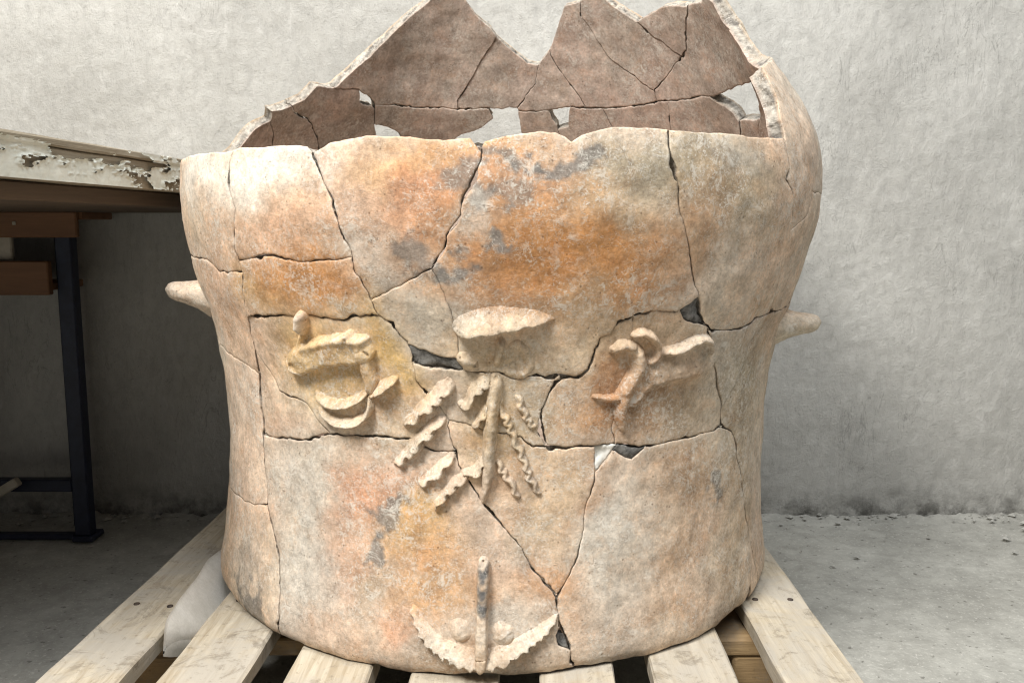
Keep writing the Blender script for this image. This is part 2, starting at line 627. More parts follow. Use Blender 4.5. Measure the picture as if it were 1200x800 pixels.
# ------------------------------------------------------------------ break lines traced on the vessel
# the broken top edge, once round, from the seam on the hidden right side over the back to the front
B_SKY = [(879, 72), (864, 48), (846, 24), (834, 2), (826, -2), (822, 3), (807, 6), (804, 8), (786, 6), (771, 10), (753, 21), (747, 26), (735, 19), (720, 9),
         (708, 0), (694, -5), (684, -4), (680, 1), (675, 3), (661, 7), (654, 30), (645, 57), (631, 77), (618, 75), (600, 59), (582, 45), (576, 34), (558, 18),
         (546, 0), (536, -8), (514, -9), (504, 0), (474, 25), (436, 62), (396, 100), (390, 103), (372, 101), (357, 117), (330, 128), (316, 131), (318, 141),
         (300, 152), (279, 176)]
F_RIM = [(212, 188), (225, 183), (240, 180), (262, 178), (272, 177), (280, 174), (305, 172), (345, 170), (360, 172), (367, 180), (374, 174), (385, 166), (430, 160), (480, 159),
         (500, 162), (520, 164), (548, 162), (556, 170), (561, 177), (567, 166), (590, 161), (630, 155), (650, 157), (660, 161), (668, 167), (680, 160), (700, 155),
         (720, 151), (760, 151), (783, 153), (840, 155), (880, 161), (908, 162), (921, 162), (916, 140), (912, 115), (903, 96), (893, 76)]
rim_b = cast(B_SKY, True)
rim_f = cast(F_RIM, False)
fwd = [p for p in rim_b if p[0] > 0]
bwd = [p for p in rim_b if p[0] <= 0 and p[0] > SEAM_L + 0.004]
p0 = (fwd[-1] if fwd else rim_f[-1])
u1, v1 = bwd[0][0] + 2 * math.pi * RREF, bwd[0][1]
v_seam = p0[1] + (v1 - p0[1]) * (SEAM_R - p0[0]) / max(u1 - p0[0], 1e-6)
LR = [(math.radians(a) * RREF, vv) for a, vv in ((-93, 0.490), (-84, 0.484), (-74, 0.488))]
RIM = [(SEAM_L, v_seam)] + bwd + LR + rim_f + fwd + [(SEAM_R, v_seam)]

CR = []          # (points in (u, v), half width in m)


def line(pts, w, inner):
    """trace one crack; three-tuples are (_, degrees, height) where the photograph cannot be used"""
    q = []
    for p in pts:
        if len(p) == 3:
            q.append((math.radians(p[1]) * RREF, p[2]))
        else:
            q.append(cast([p], inner)[0])
    if inner and pts[-1][1] == 190:
        q.append((q[-1][0], 0.44))
    run = [q[0]]
    full = 2 * math.pi * RREF
    for a, b_ in zip(q[:-1], q[1:]):
        if abs(b_[0] - a[0]) > full / 2:      # crosses the seam
            sg = 1 if a[0] > b_[0] else -1
            s_out, s_in = (SEAM_R, SEAM_L) if sg > 0 else (SEAM_L, SEAM_R)
            ub = b_[0] + sg * full
            f = (s_out - a[0]) / (ub - a[0]) if abs(ub - a[0]) > 1e-9 else 0
            vc = a[1] + (b_[1] - a[1]) * f
            run.append((s_out + sg * 0.003, vc))
            CR.append((run, w * 1e-3))
            run = [(s_in - sg * 0.003, vc)]
        run.append(b_)
    CR.append((run, w * 1.15e-3))


def F(w, *pts):
    line(pts, w, False)


def B(w, *pts):
    line(pts, w, True)


def P(w, *pts):
    CR.append(([(math.radians(a) * RREF, vv) for a, vv in pts], w * 1e-3))


H = 0.22   # hairline
# front
F(.7, (272, 170), (272, 178), (267, 203), (269, 225), (274, 247), (273, 260), (276, 290), (280, 303), (284, 320), (284, 330), (287, 350), (291, 369), (294, 390), (300, 412),
  (305, 442), (306, 470), (307, 505), (310, 560), (313, 590), (324, 635), (328, 680), (328, 720), (328, 790))
F(.4, (284, 318), (270, 318), (257, 320), (247, 312), (241, 305), ('', -64, 0.385), ('', -90, 0.38))
F(.75, (367, 170), (367, 180), (372, 196), (382, 218), (392, 245), (402, 275), (412, 295), (417, 315), (427, 329), (436, 349), (444, 366), (456, 378), (470, 395), (476, 402), (483, 416),
  (487, 430), (488, 444), (500, 460), (512, 476), (525, 490), (523, 500), (528, 518), (533, 532), (536, 545), (546, 560), (560, 582), (576, 598), (594, 620), (610, 642), (622, 667), (642, 687),
  (652, 700), (654, 732), (660, 742), (667, 760), (674, 780), (680, 815))
F(.6, (276, 303), (320, 302), (355, 304), (416, 302))
F(.8, (287, 369), (340, 369), (365, 371), (405, 372), (448, 366))
F(.9, (432, 351), (460, 336), (495, 320), (507, 315), (524, 290), (527, 275), (541, 252), (546, 232), (557, 207), (562, 177), (562, 168))
F(.3, (506, 313), (517, 339), (528, 366), (532, 386), (536, 398), (538, 416), (545, 438))
F(1.0, (469, 409), (488, 424), (516, 431), (536, 434), (552, 436), (568, 439), (584, 438), (600, 442), (616, 442), (640, 441), (663, 440), (677, 440), (690, 432), (697, 415), (705, 400), (717, 394),
  (727, 381), (745, 369), (765, 364), (792, 364), (812, 350), (818, 346))
F(.3, (470, 401), (498, 412), (520, 419), (547, 422))                      # upper edge of the filled wedge
F(.7, (783, 145), (782, 160), (781, 175), (785, 190), (789, 205), (792, 215), (795, 240), (800, 265), (806, 295), (810, 320), (815, 340), (819, 370), (826, 382), (832, 388))
F(.3, (796, 361), (801, 372), (808, 378), (828, 383))                      # filled chip beside the crack
F(.6, (829, 388), (860, 385), (892, 372), (904, 365), (918, 362), ('', 74, 0.338), ('', 88, 0.335))
F(.35, (829, 385), (831, 402), (837, 425), (842, 460), (846, 475), (846, 499))
F(1.0, (848, 494), (846, 499), (830, 507), (805, 511), (775, 519), (740, 521), (724, 520), (697, 524), (672, 526), (636, 525))
F(.7, (641, 527), (635, 510), (633, 494), (634, 480), (642, 460), (652, 447), (662, 438))
F(.45, (644, 525), (624, 525), (610, 512), (588, 506), (568, 503), (548, 498), (523, 490))
F(.7, (843, 497), (857, 505), (861, 520), (865, 543), (871, 588), (884, 651), (886, 760))
F(.4, (914, 156), (921, 166), (925, 195), (921, 207), (927, 222), (927, 252), (925, 277), (915, 310), (909, 337), (903, 368))
F(H, (904, 362), (890, 385), (877, 402), (872, 422), (860, 450), (845, 478))
F(.3, (924, 210), (940, 220), (955, 227), ('', 74, 0.452), ('', 88, 0.45))
F(H, (952, 219), (946, 247), (930, 267), (917, 281))
F(.4, (726, 525), (723, 520), (718, 505), (717, 482), (722, 466), (736, 446), (744, 428), (742, 400), (746, 362))
F(.45, (298, 408), (310, 427), (327, 457), (340, 467), (355, 471), (370, 490), (388, 511))
F(.6, (305, 503), (312, 508), (325, 515), (355, 512), (387, 509), (410, 512), (452, 510), (470, 514), (480, 518), (494, 525), (510, 530), (535, 531))
F(H, ('', -90, 0.30), (255, 397), (280, 422), (305, 438))
F(.4, ('', -90, 0.215), (271, 480), (287, 497), (309, 507))
F(H, ('', -90, 0.10), (279, 580), (297, 590), (316, 590))
F(.3, (697, 522), (698, 545), (700, 553))                                   # hole and filled chip right of it
F(.3, (725, 519), (712, 540), (699, 554))
F(.25, (713, 527), (740, 537), (764, 513))
F(.55, (700, 551), (697, 565), (688, 590), (685, 615), (675, 650), (669, 672), (661, 688), (650, 703))
F(.3, (638, 683), (653, 690), (668, 682))                                   # triangular opening
F(.3, (651, 741), (662, 744), (669, 757), (668, 765))
F(.3, (657, 735), (650, 744), (652, 757), (669, 762))
# back, seen from inside
B(.5, (319, 128), (318, 141), (319, 156), (318, 172), (317, 190))
B(.5, (340, 120), (345, 130), (363, 144), (372, 163), (378, 190))
B(.5, (388, 99), (396, 103), (420, 105), (432, 113), (440, 123), (480, 125), (534, 127), (571, 128), (604, 127), (611, 128))
B(.3, (421, 104), (422, 112), (421, 120), (432, 124), (441, 127))
B(.5, (440, 122), (440, 144), (443, 166), (441, 190))
B(.3, (440, 146), (453, 149), (468, 158), (474, 170), (468, 182), (439, 183))
B(.6, (584, 43), (564, 69), (552, 90), (535, 117), (535, 129))
B(.6, (632, 74), (627, 99), (618, 111), (605, 129))
B(.3, (570, 125), (578, 138), (558, 153), (537, 160), (520, 172), (505, 190))
B(.3, (608, 126), (610, 150), (612, 160), (610, 190))
B(.6, (606, 129), (624, 129), (645, 129), (667, 127), (717, 129), (750, 124), (780, 118), (828, 114), (852, 105), (881, 94), (900, 88))
B(.3, (642, 128), (652, 147), (656, 158), (662, 190))
B(.3, (669, 125), (668, 136), (666, 147), (646, 155))
B(.3, (500, 184), (560, 172), (620, 184))
B(.6, (680, -6), (680, 18), (693, 36), (711, 64), (729, 80), (750, 96), (768, 108))
B(.35, (644, 56), (645, 66), (664, 93), (675, 108), (688, 131))
B(.6, (747, 20), (747, 26), (762, 39), (798, 65), (789, 81), (767, 106), (771, 122))
B(.6, (804, 2), (805, 12), (802, 39), (804, 58), (797, 66))
B(H, (799, 64), (812, 68), (831, 90), (838, 113))
B(.4, (783, 115), (785, 147), (787, 190))
B(.3, (706, 127), (718, 148), (724, 190))
B(.3, (830, 112), (844, 120), (858, 130), (866, 141), (868, 160), (864, 190))
B(.3, (878, 92), (889, 118), (890, 140), (889, 155), (885, 190))
B(.3, (862, 140), (880, 142), (893, 139))
# hidden back and sides: the vessel is pieced together all round
for a0 in (-250, -228, -205, -178, -150, -128, -108, -88):
    P(.5, (a0, 0.475), (a0 + 4, 0.40), (a0 - 3, 0.22), (a0 + 2, -0.02))
P(.5, (-276, 0.33), (-250, 0.345), (-215, 0.325), (-180, 0.34), (-140, 0.32), (-108, 0.335), (-86, 0.33))
P(.5, (-276, 0.463), (-240, 0.467), (-205, 0.455), (-180, 0.47), (-150, 0.458), (-118, 0.45), (-85, 0.452))

HOLES_F = []
PALE_F = [(708, 532)]  # small opening closed by a slightly recessed pale piece
HOLES_B = [(431, 117), (450, 156), (590, 142), (660, 138), (865, 118)]
FILLS_F = [(512, 423), (812, 366), (735, 527), (662, 752)]
# places where a crack opens wide: x, y, radius in px, extra half width in mm
GAPS = [(652, 698, 9, 1.6), (267, 212, 12, 2.2), (787, 200, 9, 2.6), (921, 206, 7, 1.8), (655, 442, 16, 2.4), (600, 441, 12, 1.2), (634, 505, 12, 2.0), (655, 525, 16, 0.8), (656, 735, 8, 1.8),
        (308, 509, 6, 2.0), (846, 498, 6, 1.6), (283, 324, 6, 1.6), (818, 360, 14, 1.4), (318, 302, 26, 0.6), (904, 366, 8, 2.4), (622, 668, 6, 0.8), (533, 531, 6, 1.0), (366, 176, 8, 1.4), (561, 176, 6, 1.0),
        (320, 369, 22, 0.7), (889, 715, 12, 4.0)]
GAP_UV = [(*cast([(x, y)])[0], r * 0.82e-3, a * 1e-3) for x, y, r, a in GAPS]


def jitter(p, amp=1.0):
    u, v = p[:, 0], p[:, 1]
    du = 0.0013 * fbm(u, v, 95, 4, 101, 0.65) + 0.0020 * fbm(u, v, 28, 2, 141)
    dv = 0.0013 * fbm(u, v, 95, 4, 201, 0.65) + 0.0020 * fbm(u, v, 28, 2, 241)
    return p + amp * np.stack([du, dv], -1)


def densify(pts, step):
    out = [pts[0]]
    for a, b_ in zip(pts[:-1], pts[1:]):
        n = max(1, int(math.ceil(math.hypot(b_[0] - a[0], b_[1] - a[1]) / step)))
        for k in range(1, n + 1):
            out.append((a[0] + (b_[0] - a[0]) * k / n, a[1] + (b_[1] - a[1]) * k / n))
    return np.array(out)


STEP = 0.0023
all_v, all_e, wid = [], [], []


def add_line(p, w, closed=False):
    n0 = len(all_v)
    all_v.extend(p.tolist())
    wid.extend([w] * len(p))
    for k in range(len(p) - 1):
        all_e.append((n0 + k, n0 + k + 1))


rim_d = jitter(densify(RIM, STEP), 0.5)
rim_d[0, 0] = SEAM_L
rim_d[-1, 0] = SEAM_R
rim_d[-1, 1] = rim_d[0, 1]
add_line(rim_d, 0.0)
zb = densify([(SEAM_L, 0.0), (SEAM_R, 0.0)], STEP)
nb_ = len(zb)
zb[:, 1] = 0.0016 * np.abs(fbm(zb[:, 0], zb[:, 1], 40, 3, 77)) + 0.004 * np.clip(fbm(zb[:, 0], zb[:, 1], 16, 2, 55) - 0.35, 0, 1)
notch_u = cast([(872, 716)])[0][0]
zb[:, 1] += 0.022 * np.exp(-((zb[:, 0] - notch_u) / 0.006) ** 2)
zb[0, 1] = zb[-1, 1] = 0.0
add_line(zb, 0.0)
sl = densify([(SEAM_L, 0.0), (SEAM_L, rim_d[0, 1])], STEP)
sr = sl.copy()
sr[:, 0] = SEAM_R
add_line(sl, 0.0)
add_line(sr, 0.0)
sheet = np.concatenate([rim_d, sr[::-1], zb[::-1], sl])


def inside(p, poly):
    """even-odd test, p (n,2), poly (m,2)"""
    x, y = p[:, 0][:, None], p[:, 1][:, None]
    res = np.zeros(len(p), bool)
    x0, y0 = poly[:, 0], poly[:, 1]
    x1, y1 = np.roll(x0, -1), np.roll(y0, -1)
    for s in range(0, len(poly), 400):
        a, b_, c, d = x0[s:s + 400], y0[s:s + 400], x1[s:s + 400], y1[s:s + 400]
        cond = (b_ > y) != (d > y)
        with np.errstate(divide='ignore', invalid='ignore'):
            xi = (c - a) * (y - b_) / (d - b_) + a
        res ^= (np.sum(cond & (x < xi), 1) % 2).astype(bool)
    return res


for pts, w in CR:
    add_line(jitter(densify(pts, STEP)), w)
all_v = np.array(all_v)
wid = np.array(wid)

cv, ce, cf, _, oe, _ = delaunay_2d_cdt([Vector(p) for p in all_v], all_e, [], 0, 1e-5)
cv = np.array([tuple(p) for p in cv])
con = set()
for e, o_ in zip(ce, oe):
    if len(o_):
        con.add((min(e), max(e)))
emap = {}
for i, t in enumerate(cf):
    for k in range(3):
        a, b_ = t[k], t[(k + 1) % 3]
        emap.setdefault((min(a, b_), max(a, b_)), []).append(i)
cent = np.array([cv[list(t)].mean(0) for t in cf])
ok = inside(cent, sheet)
par = list(range(len(cf)))


def find(i):
    while par[i] != i:
        par[i] = par[par[i]]
        i = par[i]
    return i


for e, ts in emap.items():
    if e not in con and len(ts) == 2 and ok[ts[0]] and ok[ts[1]]:
        a, b_ = find(ts[0]), find(ts[1])
        if a != b_:
            par[a] = b_
comps = {}
for i in range(len(cf)):
    if ok[i]:
        comps.setdefault(find(i), []).append(i)


def tri_area(t):
    a, b_, c = cv[list(t)]
    return 0.5 * ((b_[0] - a[0]) * (c[1] - a[1]) - (c[0] - a[0]) * (b_[1] - a[1]))


def comp_at(p):
    best = None
    for i, t in enumerate(cf):
        a, b_, c = cv[list(t)]
        d = (b_[0] - a[0]) * (c[1] - a[1]) - (c[0] - a[0]) * (b_[1] - a[1])
        if abs(d) < 1e-14:
            continue
        l1 = ((b_[0] - p[0]) * (c[1] - p[1]) - (c[0] - p[0]) * (b_[1] - p[1])) / d
        l2 = ((c[0] - p[0]) * (a[1] - p[1]) - (a[0] - p[0]) * (c[1] - p[1])) / d
        if l1 >= -1e-9 and l2 >= -1e-9 and 1 - l1 - l2 >= -1e-9:
            return find(i) if ok[i] else None
    return best


hole_ids = {comp_at(p) for p in cast(HOLES_F)} | {comp_at(p) for p in cast(HOLES_B, True)}
pale_ids = {comp_at(p) for p in cast(PALE_F)}
fill_ids = {comp_at(p) for p in cast(FILLS_F)}
for i_, (hh, kk) in enumerate([(p, False) for p in HOLES_F] + [(p, True) for p in HOLES_B] + [(p, False) for p in FILLS_F]):
    cid = comp_at(cast([hh], kk)[0])
    if cid is None:
        print('SEED outside', hh)
    else:
        print('SEED', hh, 'area mm2', round(sum(abs(tri_area(cf[i])) for i in comps[cid]) * 1e6))

# ------------------------------------------------------------------ clay colours, laid out on the vessel
PALETTE = dict(
    white=(0.80, 0.76, 0.70), cream=(0.655, 0.555, 0.44), greycream=(0.55, 0.51, 0.45), pink=(0.63, 0.42, 0.295), salmon=(0.66, 0.36, 0.22),
    orange=(0.50, 0.245, 0.095), deep=(0.42, 0.19, 0.07), ochre=(0.62, 0.41, 0.16), tan=(0.53, 0.41, 0.275), olive=(0.385, 0.325, 0.235),
    brown=(0.37, 0.225, 0.125), grey=(0.20, 0.192, 0.18), paleorange=(0.65, 0.40, 0.20))
SPOTS = [
    (235, 240, 50, 80, 'cream', .5), (235, 205, 60, 30, 'white', .8), (320, 195, 70, 34, 'white', .85), (250, 260, 35, 30, 'pink', .45), (330, 272, 60, 34, 'pink', .75), (255, 330, 40, 40, 'pink', .5),
    (360, 338, 85, 36, 'orange', .85), (300, 345, 30, 26, 'ochre', .3), (400, 225, 40, 50, 'pink', .6), (455, 200, 60, 36, 'paleorange', .6), (505, 218, 46, 44, 'salmon', .85), (480, 250, 40, 22, 'salmon', .6),
    (430, 285, 50, 40, 'pink', .45), (420, 300, 26, 22, 'greycream', .45), (520, 180, 40, 18, 'paleorange', .5), (460, 330, 30, 26, 'greycream', .5),
    (600, 180, 46, 22, 'paleorange', .7), (640, 205, 70, 34, 'salmon', .55), (650, 290, 135, 86, 'orange', .9), (620, 330, 70, 50, 'deep', .4), (730, 300, 60, 60, 'orange', .7), (740, 185, 70, 30, 'olive', .75), (720, 230, 50, 26, 'tan', .5),
    (690, 350, 60, 36, 'tan', .4), (840, 205, 75, 50, 'olive', .85), (870, 205, 30, 24, 'grey', .3), (860, 190, 30, 20, 'greycream', .4), (830, 255, 40, 50, 'brown', .45), (850, 320, 46, 50, 'greycream', .35), (880, 250, 40, 40, 'olive', .5),
    (560, 218, 24, 20, 'grey', .62), (578, 242, 20, 15, 'grey', .7), (668, 187, 38, 12, 'grey', .72), (612, 184, 18, 9, 'grey', .65), (497, 288, 20, 20, 'grey', .62), (537, 297, 20, 17, 'grey', .78), (613, 222, 16, 12, 'grey', .5), (592, 282, 12, 9, 'grey', .75), (570, 258, 20, 18, 'greycream', .5),
    (370, 430, 70, 60, 'ochre', .65), (450, 412, 36, 48, 'ochre', .8), (330, 500, 40, 26, 'pink', .5), (460, 490, 30, 30, 'tan', .6), (500, 375, 46, 42, 'greycream', .75), (585, 385, 60, 22, 'cream', .4), (590, 410, 60, 34, 'tan', .7),
    (680, 410, 40, 36, 'tan', .5), (735, 400, 60, 40, 'tan', .6), (745, 475, 90, 50, 'brown', .7), (690, 490, 40, 30, 'orange', .4), (715, 440, 30, 40, 'deep', .4), (870, 440, 40, 80, 'olive', .6), (800, 480, 40, 30, 'olive', .35),
    (590, 500, 70, 80, 'tan', .75), (560, 470, 30, 40, 'ochre', .25), (425, 575, 46, 44, 'salmon', .8), (410, 650, 34, 40, 'salmon', .45), (430, 690, 24, 20, 'salmon', .35), (490, 640, 70, 44, 'paleorange', .75), (520, 690, 50, 36, 'orange', .4), (490, 610, 30, 26, 'ochre', .4),
    (454, 604, 22, 22, 'grey', .66), (440, 648, 14, 18, 'grey', .72), (445, 690, 28, 20, 'olive', .45), (360, 640, 50, 110, 'greycream', .6), (290, 660, 30, 60, 'greycream', .5), (296, 712, 26, 30, 'grey', .72), (290, 690, 20, 60, 'grey', .25),
    (330, 620, 30, 40, 'cream', .4), (625, 705, 36, 26, 'orange', .55), (520, 700, 50, 30, 'paleorange', .4), (480, 735, 22, 24, 'salmon', .6), (540, 785, 90, 20, 'brown', .5), (400, 740, 60, 30, 'pink', .35), (650, 590, 40, 50, 'tan', .5), (640, 640, 30, 30, 'olive', .4),
    (800, 560, 55, 50, 'brown', .55), (790, 640, 50, 30, 'brown', .35), (780, 715, 80, 30, 'brown', .4), (720, 640, 44, 110, 'greycream', .75), (832, 568, 12, 22, 'grey', .75), (860, 620, 36, 120, 'olive', .5), (700, 590, 20, 30, 'orange', .35), (710, 760, 60, 24, 'greycream', .4),
    (570, 745, 60, 22, 'greycream', .3)]
_su = []
for x, y, rx, ry, cname, s in SPOTS:
    uu, vv = cast([(x, y)])[0]
    k = (D - math.cos(uu / RREF) * 0.36) / FPX * 1.02
    _su.append((uu, vv, rx * k / max(0.35, math.cos(uu / RREF)), ry * k, PALETTE[cname], s))


def clay_colour(u, v):
    n = len(u)
    wu = u + 0.020 * fbm(u, v, 16, 4, 301) + 0.005 * fbm(u, v, 120, 3, 331)
    wv = v + 0.020 * fbm(u, v, 16, 4, 401) + 0.005 * fbm(u, v, 120, 3, 431)
    base = np.array(PALETTE['cream'])
    c = np.tile(base, (n, 1))
    t = np.clip(0.5 + 0.7 * fbm(wu, wv, 9, 4, 12), 0, 1)[:, None]
    c = c * (1 - 0.6 * t) + np.array(PALETTE['pink']) * 0.6 * t
    t = np.clip(0.1 + 0.9 * fbm(wu, wv, 7, 4, 52), 0, 1)[:, None]
    c = c * (1 - 0.5 * t) + np.array(PALETTE['greycream']) * 0.5 * t
    # sides and back that the photograph does not show: the same mottle, a little browner
    side = np.clip((np.abs(u / RREF) - 1.15) / 0.3, 0, 1)[:, None] * 0.5
    c = c * (1 - side) + np.array(PALETTE['tan']) * side
    for uu, vv, ru, rv, pc, s in _su:
        d2 = ((wu - uu) / ru) ** 2 + ((wv - vv) / rv) ** 2
        m = min(0.97, s * 1.2) * np.exp(-np.minimum(d2, 40) ** 1.35 * 0.9)
        if pc == PALETTE['grey']:
            g = np.clip((np.exp(-np.minimum(d2, 40) * 0.8) + 0.42 * fbm(u, v, 85, 4, 71, 0.6) - 0.30) / 0.34, 0, 1)
            m = min(0.9, s * 1.15) * g * g * (3 - 2 * g) * (d2 < 5)
        c = c * (1 - m[:, None]) + np.array(pc) * m[:, None]
    c *= (1 + 0.10 * fbm(u, v, 60, 4, 91))[:, None]
    return c


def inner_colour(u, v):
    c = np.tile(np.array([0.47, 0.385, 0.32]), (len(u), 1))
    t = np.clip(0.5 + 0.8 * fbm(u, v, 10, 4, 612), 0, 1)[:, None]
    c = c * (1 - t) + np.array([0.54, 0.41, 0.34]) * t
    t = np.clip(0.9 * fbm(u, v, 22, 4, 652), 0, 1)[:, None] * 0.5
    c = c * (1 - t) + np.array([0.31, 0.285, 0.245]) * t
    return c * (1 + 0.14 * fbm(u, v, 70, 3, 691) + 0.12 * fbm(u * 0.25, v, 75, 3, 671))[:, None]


def break_colour(u, v, d):
    c = np.tile(np.array([0.50, 0.46, 0.40]), (len(u), 1))
    t = np.clip(0.2 + 1.3 * fbm(u + d * 3, v - d * 2, 90, 3, 712), 0, 1)[:, None]
    c = c * (1 - t) + np.array([0.17, 0.155, 0.14]) * t
    return c


def relief(u, v):
    """slow unevenness of the hand-built wall"""
    return 0.0022 * fbm(u, v, 9, 3, 3) + 0.0009 * fbm(u, v, 40, 3, 13)


vessel = empty('clay_vessel', tuple(BASE), 'huge cracked clay vessel pieced together from shards, standing on the pallet', 'clay vessel')


def loops_of(tris):
    """boundary loops of a set of triangles, material on the left"""
    es = {}
    for i in tris:
        t = cf[i]
        if tri_area(t) < 0:
            t = t[::-1]
        for k in range(3):
            e = (t[k], t[(k + 1) % 3])
            if (e[1], e[0]) in es:
                del es[(e[1], e[0])]
            else:
                es[e] = 1
    nxt = {}
    for a, b_ in es:
        nxt.setdefault(a, []).append(b_)
    loops = []
    while nxt:
        s = next(iter(nxt))
        lp = [s]
        cur = s
        while True:
            nn = nxt[cur]
            b_ = nn.pop()
            if not nn:
                del nxt[cur]
            if b_ == s:
                break
            lp.append(b_)
            cur = b_
            if cur not in nxt:
                break
        if len(lp) >= 3:
            loops.append(cv[lp])
    return loops


def shrink(lp, sid=0):
    w = np.zeros(len(lp))
    for s in range(0, len(lp), 200):
        d = ((lp[s:s + 200, None, :] - all_v[None]) ** 2).sum(-1)
        # the widest line that passes here, so that a rim end does not close a crack
        w[s:s + 200] = wid[np.argmin(d, 1)]
    free = w == 0
    vary = np.clip(0.55 + 1.0 * fbm(lp[:, 0], lp[:, 1], 40, 4, 805), 0.12, 1.9)
    w = w * vary
    chip = np.clip(fbm(lp[:, 0], lp[:, 1], 70, 3, 1500 + 37 * sid) - 0.42, 0, 0.6) / 0.6
    w = w + np.where(free, 0.0, 0.0026 * chip * np.clip(w / 0.0006, 0.15, 1.0))
    for gu, gv, gr, ga in GAP_UV:
        g = ga * np.exp(-((lp[:, 0] - gu) ** 2 + (lp[:, 1] - gv) ** 2) / gr ** 2)
        w = w + np.where(free, g * (lp[:, 1] < 0.03), g)
    t = np.roll(lp, -1, 0) - np.roll(lp, 1, 0)
    t /= np.maximum(np.linalg.norm(t, axis=1), 1e-9)[:, None]
    n = np.stack([-t[:, 1], t[:, 0]], -1)
    return lp + n * w[:, None], n, free


def build_piece(tris, name, mats, spacing, top_h=0.0, thick=THICK, fill=False, sid=0):
    loops = loops_of(tris)
    if not loops:
        return None
    pls, nrm, frees = [], [], []
    for lp in loops:
        if len(lp) < 6:
            continue
        p, n, fr = shrink(lp, sid)
        pls.append(p)
        nrm.append(n)
        frees.append(fr)
    if not pls:
        return None
    # points: boundary loops, a ring just inside, and a hex grid
    bpts = np.concatenate(pls)
    bn = np.concatenate(nrm)
    bedges = []
    k0 = 0
    for p in pls:
        m = len(p)
        bedges += [(k0 + i, k0 + (i + 1) % m) for i in range(m)]
        k0 += m

    def ins(q):
        r = np.zeros(len(q), bool)
        for p in pls:
            r ^= inside(q, p)
        return r
    lo, hi = bpts.min(0), bpts.max(0)
    gx = np.arange(lo[0], hi[0], spacing)
    gy = np.arange(lo[1], hi[1], spacing * 0.866)
    GX, GY = np.meshgrid(gx, gy)
    GX = GX + (np.arange(len(gy)) % 2)[:, None] * spacing * 0.5
    G = np.stack([GX.ravel(), GY.ravel()], -1)
    G = G + np.random.RandomState(len(G) % 1000).uniform(-0.15, 0.15, G.shape) * spacing
    ring = bpts + bn * 0.0016
    G = np.concatenate([ring, G])
    keep = ins(G)
    G = G[keep]
    isring = np.concatenate([np.ones(len(ring), bool), np.zeros(len(keep) - len(ring), bool)])[keep]
    dmin = np.empty(len(G))
    for s in range(0, len(G), 500):
        dmin[s:s + 500] = ((G[s:s + 500, None, :] - bpts[None]) ** 2).sum(-1).min(1)
    dmin = np.sqrt(dmin)
    keep = np.where(isring, dmin > 0.0012, dmin > 0.0034)
    G = G[keep]
    pts = np.concatenate([bpts, G])
    ov, _, of, orig, _, _ = delaunay_2d_cdt([Vector(p) for p in pts], bedges, [], 1, 1e-6)
    ov = np.array([tuple(p) for p in ov])
    if not len(of):
        return None
    ct = np.array([ov[list(t)].mean(0) for t in of])
    good = ins(ct)
    of = [t for t, g in zip(of, good) if g]
    if not of:
        return None
    # orientation
    of2 = []
    for t in of:
        a, b_, c = ov[list(t)]
        s = (b_[0] - a[0]) * (c[1] - a[1]) - (c[0] - a[0]) * (b_[1] - a[1])
        of2.append(tuple(t) if s > 0 else tuple(t[::-1]))
    # boundary edges of the result
    es = {}
    for t in of2:
        for k in range(3):
            e = (t[k], t[(k + 1) % 3])
            if (e[1], e[0]) in es:
                del es[(e[1], e[0])]
            else:
                es[e] = 1
    N = len(ov)
    u, v = ov[:, 0], ov[:, 1]
    bset = np.zeros(N, bool)
    for a, b_ in es:
        bset[a] = bset[b_] = True
    bp = ov[bset]
    d = np.empty(N)
    for s in range(0, N, 500):
        d[s:s + 500] = ((ov[s:s + 500, None, :] - bp[None]) ** 2).sum(-1).min(1)
    d = np.sqrt(d)
    wear = np.clip(0.6 + 0.9 * fbm(u, v, 45, 3, 855), 0.1, 2.0)
    h = relief(u, v) + top_h - 0.0007 * wear * np.exp(-d / 0.0012)
    if fill:
        h = h + 0.0022 * fbm(u, v, 120, 3, 33)
    out = surf(u, v, h)
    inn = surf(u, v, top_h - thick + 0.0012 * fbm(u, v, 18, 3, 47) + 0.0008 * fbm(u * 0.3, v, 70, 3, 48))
    verts = [out, inn]
    rs = np.random.RandomState(700 + sid)
    co = clay_colour(u, v) * (1 + rs.uniform(-0.08, 0.06)) * (1 + np.array([1, 0, -1.3]) * rs.uniform(-0.012, 0.045))
    # worn pale edges
    ed = (0.22 * np.exp(-d / 0.002) * np.clip(0.4 + fbm(u, v, 50, 3, 861), 0, 1))[:, None]
    co = co * (1 - ed) + np.array([0.62, 0.57, 0.48]) * ed
    if not fill:
        rimd = np.abs(v - 0.0)
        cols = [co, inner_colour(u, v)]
    else:
        cols = [np.tile([0.2, 0.2, 0.19], (N, 1)), np.tile([0.2, 0.2, 0.19], (N, 1))]
    faces = [tuple(t) for t in of2]
    sm = [True] * len(faces)
    fm = [0] * len(faces)
    faces += [(t[0] + N, t[2] + N, t[1] + N) for t in of2]
    sm += [True] * len(of2)
    fm += [0] * len(of2)
    # broken sides with rough rings
    bl = sorted({a for e in es for a in e})
    nbv = {}
    for a, b_ in es:
        tdir = ov[b_] - ov[a]
        nn = np.array([-tdir[1], tdir[0]])
        nbv[a] = nbv.get(a, 0) + nn
        nbv[b_] = nbv.get(b_, 0) + nn
    NB = np.array([nbv[a] for a in bl])
    NB /= np.maximum(np.linalg.norm(NB, axis=1), 1e-12)[:, None]
    bu, bv = ov[bl, 0], ov[bl, 1]
    idx = {a: i for i, a in enumerate(bl)}
    R = 4
    ring_ids = [np.array(bl)]
    base = 2 * N
    tops = h[bl]
